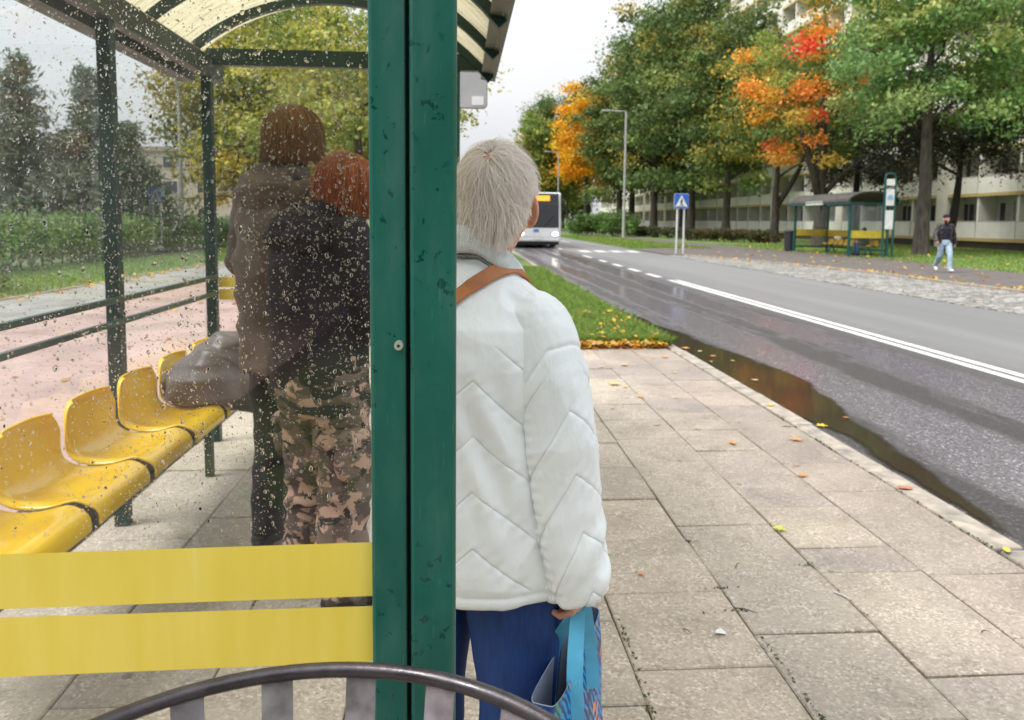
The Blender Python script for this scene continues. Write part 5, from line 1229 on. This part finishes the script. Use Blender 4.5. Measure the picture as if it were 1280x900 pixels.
RH = hairmat('red_hair', [(0,(.15,.035,.012)),(.5,(.32,.080,.022)),(1,(.52,.17,.05))], .38)
def bobhair(par, J, mat, seed, pitch, yaw, sx=1., L=.21):
    hc = J['head']; Rr = Matrix.Rotation(yaw,3,'Z') @ Matrix.Rotation(pitch*.35,3,'X')
    V = MB().ell((0,0,0),(.098*sx,.112*sx,.118),None,24,16).v
    mb = MB().ell((0,-.012,.012),(.094*sx,.108*sx,.116),None,24,16).rings([(0,-.03,-.125,.088*sx,.075),(0,-.03,-.06,.097*sx,.088),(0,-.02,.0,.096*sx,.10)],24)
    me = remesh(mb,.006,4); Pq = coords(me); a_ = np.arctan2(Pq[:,0],-Pq[:,1]); Nq = normals(me)
    gro = .0045*np.sin(a_*26+6*nz(Pq*np.array([1,1,.25]),8,seed)); Pq = Pq+Nq*(gro[:,None]*np.clip((.10-Pq[:,2])/.06,0,1)[:,None]); Pq = Pq @ np.array(Rr).T+np.array(hc); setco(me,Pq)
    dm = M(mat.name+'_base', tuple(np.array(mat.node_tree.nodes['Color Ramp'].color_ramp.elements[0].color[:3])*1.3), .5)
    link('hair', me, dm, par, True)
    hair(par, 'hair_strands', hc, (.097*sx,.113*sx,.120), (0,-.15,1), 9000, lambda d, r: (L+.0*d[:,0])*r.uniform(.7,1.08,len(d))*np.clip(.55+.5*d[:,2],.35,1), mat, lambda d: (d[:,2] > -.35) & ((d[:,1] < .45)|(d[:,2] > .6)), seed, .0012, Rr, .45, .014, 11, .06)
bobhair(rd, J, RH, 7, R(-22), R(-5))

# ---- tall person behind
gh = thing('person', 'tall brown haired person in dark hooded coat behind the red haired person', 'person', (-.735,3.12,0), R(-40))
J = stand(1.09, head=(.02,.05,1.615), neck=(0,.02,1.46), ell=(-.235,.0,1.13), wrl=(-.19,.16,.95), elr=(.225,.05,1.12), wrr=(.2,.2,.95), hpitch=R(-8))
link('body', remesh(body(J,1.06), .0085, 3), SKIN, gh, True)
GC = M('charcoal_coat', (.125,.092,.080), .7, var=.3, vscale=4)
tor = [(0,0,.80,.19,.155),(0,0,.82,.198,.165),(0,-.01,1.05,.19,.16),(0,-.02,1.25,.195,.17),(0,-.015,1.40,.195,.155),(0,0,1.49,.18,.135),(0,.01,1.56,.11,.11),(0,.02,1.60,.085,.09)]
cloth('coat', puffj(MB(), J, tor, [.084,.078,.06]), GC, gh, .009, 5, wrinkles(.013, 5, (1,1,1.3), 21))
cloth('hood', MB().ell((0,-.07,1.53),(.155,.10,.085)).ell((0,.0,1.60),(.125,.115,.055)), GC, gh, .008, 4, wrinkles(.014, 7, (1,1,2), 14))
baggy(J, [.095,.09,.078,.072,.068], [(0,0,.78,.165,.13),(0,0,.88,.185,.145),(0,0,1.0,.17,.14)], 'trousers', M('black_trousers', (.012,.010,.011), .85), gh, wrinkles(.008, 6))
shoes(J, bpy.data.materials['black_shoe'], gh)
BH = hairmat('brown_hair', [(0,(.10,.048,.015)),(.5,(.21,.105,.034)),(1,(.34,.18,.065))], .4)
bobhair(gh, J, BH, 17, R(-8), R(-4), 1.06, .2)
bp = thing('backpack', 'dark olive rucksack hanging low on the back of the tall person', 'bag', (-.615,2.92,.9), R(-25))
mb = MB().ell((0,0,-.04),(.150,.085,.18)).ell((0,-.02,-.12),(.14,.085,.11)).ell((0,0,.08),(.12,.07,.10)); cloth('pack_body', mb, M('olive_cloth', (.022,.022,.010), .8, var=.3), bp, .008, 5, wrinkles(.008, 8, off=3))
for e in (-1,1): MB().tube([(.07*e,.05,.12),(.08*e,.03,.3),(.085*e,.13,.50)], .016, 8).build('strap', bpy.data.materials['olive_cloth'], bp, smooth=True, world=False)
gb = thing('grey_bag', 'large soft grey leather bag lying on the yellow bench seats', 'bag', (-1.27,3.83,.515), R(4))
mb = MB().rings([(0,0,-.015,.18,.19),(0,0,.02,.22,.24),(.0,.0,.12,.20,.23),(.01,0,.20,.14,.19),(.05,.02,.27,.08,.12)], 30).limb([(.08,0,.2),(.22,.03,.24),(.34,.03,.32)], [.13,.11,.06]).limb([(.1,-.02,.06),(.27,0,.02),(.36,0,-.02)], [.13,.12,.10])
LEA = M('grey_leather', (.135,.115,.105), .36, var=.25, vscale=8, bmp=.3, bscale=90, bdist=.003)
cloth('bag_body', mb, LEA, gb, .0075, 4, wrinkles(.013, 5.5, (.7,.9,1.5), 6))
MB().tube([(.2,-.1,.22),(.30,-.12,.36),(.42,-.05,.42),(.46,.05,.42)], .012, 8).build('handle', LEA, gb, smooth=True, world=False)

# ---- man walking on the far pavement
wk = thing('person', 'man in black cap, dark jacket and pale jeans walking on the far pavement', 'person', (14.5,21.4,0), R(166))
J = stand(1.0, head=(0,.04,1.60), thl=-1, anl=(-.09,.24,.10), knl=(-.095,.19,.50), anr=(.10,-.36,.19), knr=(.10,-.02,.49), tor=(.1,1,-.55), tol=(-.15,1,.12), elr=(.28,.04,1.10), wrr=(.30,.22,.93), ell=(-.28,-.10,1.10), wrl=(-.32,-.10,.86), hdr=(.1,.6,-1), hyaw=R(4))
link('body', remesh(body(J,1.), .008, 2), SKIN, wk, True)
NV = M('navy_top', (.012,.010,.020), .85); LJ = M('dark_leather_jacket', (.030,.026,.028), .5, var=.3)
cloth('shirt', MB().rings([(0,0,.88,.165,.12),(0,0,1.1,.165,.125),(0,0,1.3,.17,.125),(0,0,1.42,.10,.08),(0,.01,1.46,.06,.06)],24), NV, wk, .009, 4, wrinkles(.006,8))
mb = MB(); 
for e in (-1,1): mb.rings([(.125*e,-.03,.86,.075,.125),(.125*e,-.03,1.1,.075,.13),(.12*e,-.03,1.3,.085,.13),(.08*e,-.02,1.43,.065,.085)],18)
mb.rings([(0,-.08,.86,.16,.065),(0,-.08,1.1,.165,.07),(0,-.075,1.3,.17,.07),(0,-.04,1.44,.10,.06)],24)
for k in 'lr': mb.limb([J['sh'+k],J['el'+k],J['wr'+k]],[.080,.072,.055])
cloth('jacket', mb, LJ, wk, .009, 4, wrinkles(.010,7,off=3))
baggy(J, [.098,.092,.078,.072,.07], [(0,0,.80,.17,.13),(0,0,.88,.175,.135),(0,0,.96,.165,.125)], 'jeans', denim('pale_denim', (.27,.38,.50), (.42,.52,.62)), wk, wrinkles(.008,7))
shoes(J, M('white_shoe', (.72,.71,.70), .5), wk)
cloth('cap', MB().ell((0,.03,1.655),(.092,.112,.085)).ell((0,.03,1.63),(.096,.115,.03)), M('black_wool', (.014,.013,.018), .95), wk, .007, 3)
cloth('beard', MB().ell((.035,.095,1.515),(.062,.055,.055)), M('brown_beard', (.09,.04,.02), .9), wk, .006, 2, wrinkles(.004,25))
for e in (-1,1): MB().ell((.032*e*.83+.055,.118-.018*e,1.615),(.013,.008,.008)).build('eye', M('eye_dark', (.02,.015,.015), .3), wk, smooth=True, world=False)
# ---- person sitting in the far shelter
sp_ = thing('person', 'seated person in dark coat and blue jeans inside the far bus shelter', 'person', (18.15,32.35,0), R(100))
J = stand(.97, head=(0,.06,1.13), neck=(0,.0,.98), chest=(0,0,.82), waist=(0,0,.64), hip=(0,0,.56), hpitch=R(-18), hyaw=R(30))
for k, e in (('l',-1),('r',1)): J.update({'sh'+k:(.165*e,0,.93),'el'+k:(.22*e,.06,.68),'wr'+k:(.10*e,.27,.62),'hd'+k:(-.4*e,1,0),'hn'+k:(0,0,-1),'th_'+k:(.09*e,.05,.55),'kn'+k:(.12*e,.43,.53),'an'+k:(.12*e,.42,.10)})
link('body', remesh(body(J,.97), .009, 2), SKIN, sp_, True)
cloth('coat', puffj(MB(), J, [(0,.02,.46,.19,.17),(0,.01,.6,.20,.17),(0,0,.8,.2,.15),(0,0,.92,.17,.12),(0,.02,1.0,.09,.09)], [.085,.08,.06]), M('dark_coat', (.028,.026,.028), .8), sp_, .010, 4, wrinkles(.010,6))
mb = MB()
for k in 'lr': mb.limb([J['th_'+k],J['kn'+k],J['an'+k]],[.10,.085,.07])
cloth('jeans', mb, denim('mid_denim', (.02,.04,.10), (.05,.09,.19)), sp_, .010, 3, wrinkles(.007,7))
shoes(J, bpy.data.materials['black_shoe'], sp_)
cloth('hair', MB().ell((0,.045,1.155),(.092,.11,.11)), M('dark_hair', (.03,.018,.012), .6), sp_, .008, 2, wrinkles(.006,20))

# ------------------------------------------------------------------ rain on the glass
m, nt, b = newmat('rain_water'); nt.nodes.remove(b)
g = N(nt, 'ShaderNodeBsdfGlass'); g.inputs['IOR'].default_value = 1.36; g.inputs['Roughness'].default_value = .0; nt.links.new(g.outputs[0], nt.nodes['Material Output'].inputs[0]); WATER = m
r = np.random.default_rng(77)
def drops(name, x0, x1, z0, z1, y, n, cols_, seed):
    r = np.random.default_rng(seed)
    X = r.uniform(x0,x1,n); Zz = r.uniform(z0,z1,n); S = .00026+.00042*r.gamma(1.35,.6,n); S = np.minimum(S,.0023)
    dens = np.array([.5+.9*noise.noise(Vector((a*7,0,c_*4))) for a, c_ in zip(X,Zz)])+.20+.30*(Zz-1.15); k = r.uniform(0,1,n) < dens; X, Zz, S = X[k], Zz[k], S[k]
    for i in range(cols_):                       # trails run down by larger drops
        cx_ = r.uniform(x0,x1); zt = r.uniform(z0+.2,z1); L = r.uniform(.1,.6); m_ = int(L*r.uniform(70,190))
        zz = zt-r.uniform(0,1,m_)*L; X = np.append(X, cx_+r.normal(0,.0026,m_)+.004*np.sin(zz*30+i)); Zz = np.append(Zz, zz); S = np.append(S, .0003+.0006*r.gamma(1.5,.5,m_))
    k = (X > x0)&(X < x1)&(Zz > z0)&(Zz < z1); X, Zz, S = X[k], Zz[k], np.minimum(S[k],.0025); n = len(X)
    na = 9; rings_ = [(1,0),(.93,.24),(.68,.46),(.36,.57)]
    el = 1+r.uniform(0,.55,n)*(S > .0012); base = np.empty((n, na*4+1, 3)); wob_ = 1+.14*r.normal(size=(n,na))
    for q, (rr, hh) in enumerate(rings_):
        for j in range(na):
            a = TAU*j/na; dn = 1+.25*(math.sin(a) < 0)
            base[:,q*na+j,0] = X+S*rr*math.cos(a)*wob_[:,j]; base[:,q*na+j,2] = Zz+S*el*rr*math.sin(a)*dn*wob_[:,j]; base[:,q*na+j,1] = y-S*hh*.58
    base[:,-1,0] = X; base[:,-1,2] = Zz; base[:,-1,1] = y-S*.60*.58
    Ft = []
    for q in range(3):
        for j in range(na): Ft.append((q*na+j, q*na+(j+1)%na, (q+1)*na+(j+1)%na, (q+1)*na+j))
    quadsF = np.array(Ft); tris = np.array([(3*na+j, 3*na+(j+1)%na, 4*na) for j in range(na)])
    me = bpy.data.meshes.new(name); nv = na*4+1; me.vertices.add(n*nv); me.vertices.foreach_set('co', base.astype('f').ravel())
    off = (np.arange(n)*nv)[:,None,None]; q4 = (quadsF[None]+off).reshape(n,-1); t3 = (tris[None]+off).reshape(n,-1); bt = (np.arange(na)[::-1][None]+off[:,:,0]).reshape(n,-1)
    loops = np.concatenate([q4,t3,bt],1).ravel(); sizes = np.tile(np.array([4]*len(quadsF)+[3]*na+[na]), n)
    me.loops.add(len(loops)); me.loops.foreach_set('vertex_index', loops.astype('i')); me.polygons.add(len(sizes))
    me.polygons.foreach_set('loop_start', np.concatenate([[0],np.cumsum(sizes)[:-1]]).astype('i')); me.update(calc_edges=True)
    sm = np.tile(np.array([True]*(len(quadsF)+na)+[False]), n); me.polygons.foreach_set('use_smooth', sm)
    return tag(link(name, me, WATER), kind='stuff')
drops('raindrops', -.56, -.1005, 1.062, 1.68, YA+.0164, 15500, 50, 1)

# ------------------------------------------------------------------ fallen leaves
LC = {'y':((.72,.50,.04),(.62,.36,.03)),'o':((.62,.27,.07),(.50,.20,.06)),'t':((.55,.36,.16),(.45,.30,.13)),'r':((.42,.14,.06),(.36,.13,.07)),'g':((.42,.52,.06),(.5,.5,.05))}
CN = {'y':'yellow','o':'orange brown','t':'tan','r':'reddish brown','g':'yellow green'}
LM = {k: M('fallen_leaf_'+CN[k].replace(' ','_'), a, .45, var=.2, vscale=60, col2=b_) for k,(a,b_) in LC.items()}
def lobed_leaf(seed, L):
    r = random.Random(seed); n = 25; V = [(0,0,.006)]; cu = r.uniform(.1,.35)
    for i in range(n):
        a = TAU*i/n; lob = abs(math.cos(2.5*(a-PI)/1.0*.98)); rr = L*(.28+.38*lob**1.4)*(1.15 if abs(((a+PI)%TAU)-PI) < .5 else 1)*r.uniform(.88,1.08)
        if abs(a-PI) < .35: rr *= .6
        V.append((rr*math.cos(a), rr*math.sin(a), .004+cu*rr*(.25+.6*abs(math.sin(a+seed)))*.55+r.uniform(0,.002)))
    mb = MB().add(V, [(0,i+1,(i+1)%n+1) for i in range(n)]); mb.bar((-L*.95,0,.003),(-L*.1,0,.006),.0018,.0018); return mb
def leaf_mesh(seed, L):
    if seed % 2 == 0: return lobed_leaf(seed, L)
    r = random.Random(seed); n = 9; V = []; curl = r.uniform(.15,.5)
    V.append((-L*.75,0,.002)); V.append((-L*.5,0,.003))
    top = []
    for i in range(n+1):
        t = i/n; x = -L*.5+L*t; w_ = L*.29*math.sin(PI*min(1,t*.93+.07))**.7*(1+.14*(-1)**i*(t > .1)); top.append((x,w_))
    mb = MB(); VV = []
    for x, w_ in top: 
        z = .004+curl*L*.25*((x/L)**2*2); VV += [(x,-w_,z+curl*w_*.5+r.uniform(0,.003)),(x,0,z),(x,w_,z+curl*w_*.6+r.uniform(0,.003))]
    Fc = []
    for i in range(n): Fc += [(i*3,i*3+3,i*3+4,i*3+1),(i*3+1,i*3+4,i*3+5,i*3+2)]
    mb.add(VV, Fc); mb.bar((-L*.82,0,.003),(-L*.48,0,.004),.0018,.0018); return mb
PL_ = [(1.622,7.182,'t',9),(1.376,7.068,'o',6),(1.34,6.324,'y',10),(1.418,6.228,'y',6),(1.464,5.848,'o',7),(1.156,5.498,'o',5),(2.15,7.603,'o',8),(2.002,7.561,'o',5),(1.51,8.103,'o',7),(2.014,6.784,'y',5),(1.738,5.811,'t',4),(1.627,4.913,'t',4),(1.376,5.022,'t',4),(1.75,4.576,'o',8),(2.198,4.628,'o',8),(2.38,3.719,'r',9),(1.923,3.951,'o',6),(1.967,4.127,'o',3),(1.479,3.245,'g',6),(2.375,2.967,'y',6),(.73,2.845,'o',3),(2.41,5.529,'y',8)]
where = {3.245:'lying on a joint between slabs in front of the road',3.719:'curled up at the kerb edge',2.967:'in the mossy joint by the kerb at the right edge',2.845:'tiny, on the slab beside the white jacket',5.529:'on the kerb at the puddle end',6.324:'large, on the paving near the grass tip'}
for i, (x, y, c, s_) in enumerate(PL_):
    mb = leaf_mesh(i, s_*.0085); a = random.Random(i).uniform(0,TAU); ca, sa = math.cos(a), math.sin(a)
    mb.v = [(x+p*ca-q*sa, y+p*sa+q*ca, z_+.006) for p,q,z_ in mb.v]
    o = mb.build('fallen_leaf', LM[c], smooth=True); w_ = where.get(y)
    tag(o, (CN[c]+' fallen leaf '+w_) if w_ else CN[c]+' fallen leaf lying loose on the pavement slabs', 'leaf', 'fallen leaves on the pavement')
for i, (x, y, c, s_) in enumerate([(2.633,8.476,'o',11),(2.744,8.259,'t',9),(2.789,7.955,'o',7),(2.659,7.63,'t',6),(2.909,7.669,'t',5),(2.54,7.092,'r',7),(2.76,6.711,'t',7),(2.56,6.651,'o',7),(2.635,5.153,'y',8),(2.929,5.364,'o',5)]):
    mb = leaf_mesh(50+i, s_*.0085); a = random.Random(i).uniform(0,TAU); ca, sa = math.cos(a), math.sin(a)
    mb.v = [(x+p*ca-q*sa, y+p*sa+q*ca, z_*.5-.05) for p,q,z_ in mb.v]
    tag(mb.build('fallen_leaf', LM[c], smooth=True), CN[c]+' leaf floating on the brown puddle at the kerb', 'leaf', 'fallen leaves in the puddle')
# leaf litter nobody could count
def litter(name, pts, size, seed):
    r = np.random.default_rng(seed); P = np.array(pts); nr = np.tile([0,0,1.],(len(P),1))+r.normal(0,.35,(len(P),3)); nr = unit(nr); u = unit(np.cross(nr,r.normal(size=(len(P),3)))); v_ = np.cross(nr,u)
    s_ = (size*r.uniform(.6,1.4,len(P)))[:,None]; V = np.stack([P-u*s_,P-v_*s_*.5-u*s_*.2,P-v_*s_*.45+u*s_*.45,P+u*s_,P+v_*s_*.5+u*s_*.1],1)
    pal = np.array([(.72,.46,.04),(.66,.30,.05),(.55,.36,.14),(.62,.50,.10),(.40,.17,.06)]); return tag(link(name, quads(name, V, pal[r.choice(5,len(P),p=[.35,.25,.18,.12,.1])]*r.uniform(.8,1.1,(len(P),1)), 5), LEAF), kind='stuff')
r = np.random.default_rng(5); P = []
for _ in range(420): P.append((r.uniform(1.30,2.35), 8.24+abs(r.normal(0,.13))-.10, r.uniform(.005,.075)))
for _ in range(110): P.append((r.uniform(1.5,2.35), r.uniform(8.3,11.0)-.3*r.uniform(), r.uniform(.07,.125)))
litter('leaf_litter', P, .042, 1)
P = []
for _ in range(260): t = r.uniform(8,33); P.append(((12.3 if t < 22 else 12.3-(t-22)*.235)+r.normal(.15,.22), t, .0))
for _ in range(170): P.append((r.uniform(12.3,17), r.uniform(9,38), .0))
for _ in range(420): P.append((r.uniform(16.5,30), r.uniform(18,60), .05))
for _ in range(120): P.append((r.uniform(9.4,13.5), r.uniform(39,60), .06))
for _ in range(160): P.append((r.uniform(-8.1,-7.5)+r.normal(0,.25), r.uniform(9,26), .0))
for _ in range(60): P.append((r.uniform(-5.5,-1.7), r.uniform(3,14), -.012))
litter('leaf_litter_far', P, .075, 2)
# small bits on the slabs
TW = M('twig_brown', (.13,.08,.04), .9)
for i, (x, y, a, L, l) in enumerate([(1.046,2.545,-.5,.085,'thin brown twig beside a slab joint near the mossy crack'),(.79,2.42,-1.0,.04,'short brown twig on the slab nearest the tote bag'),(1.83,2.36,.1,.03,'tiny twig on a slab near the lower right corner'),(1.15,2.9,.9,.05,'fine twig below the yellow green leaf')]):
    tag(MB().tube([(x-L/2*math.cos(a),y-L/2*math.sin(a),.006),(x,y+.004,.010),(x+L/2*math.cos(a),y+L/2*math.sin(a),.006)], [.0022,.002,.001], 6).build('twig', TW), l, 'twig')
FE = M('feather_white', (.68,.66,.62), .8)
mb = MB()
for i in range(7): a = -.6+.2*i; mb.bar((.918,2.398,.006),(.918+.035*math.cos(a+2.4),2.398+.03*math.sin(a+2.4),.009),.006,.001)
tag(mb.build('feather', FE), 'small white feather lying on the slab below the twig', 'feather')
tag(MB().tube([(1.44,2.66,.006),(1.46,2.63,.008),(1.475,2.60,.006)], [.003,.004,.003], 6).build('cigarette_end', FE), 'white cigarette end in the joint between two slabs', 'cigarette end')
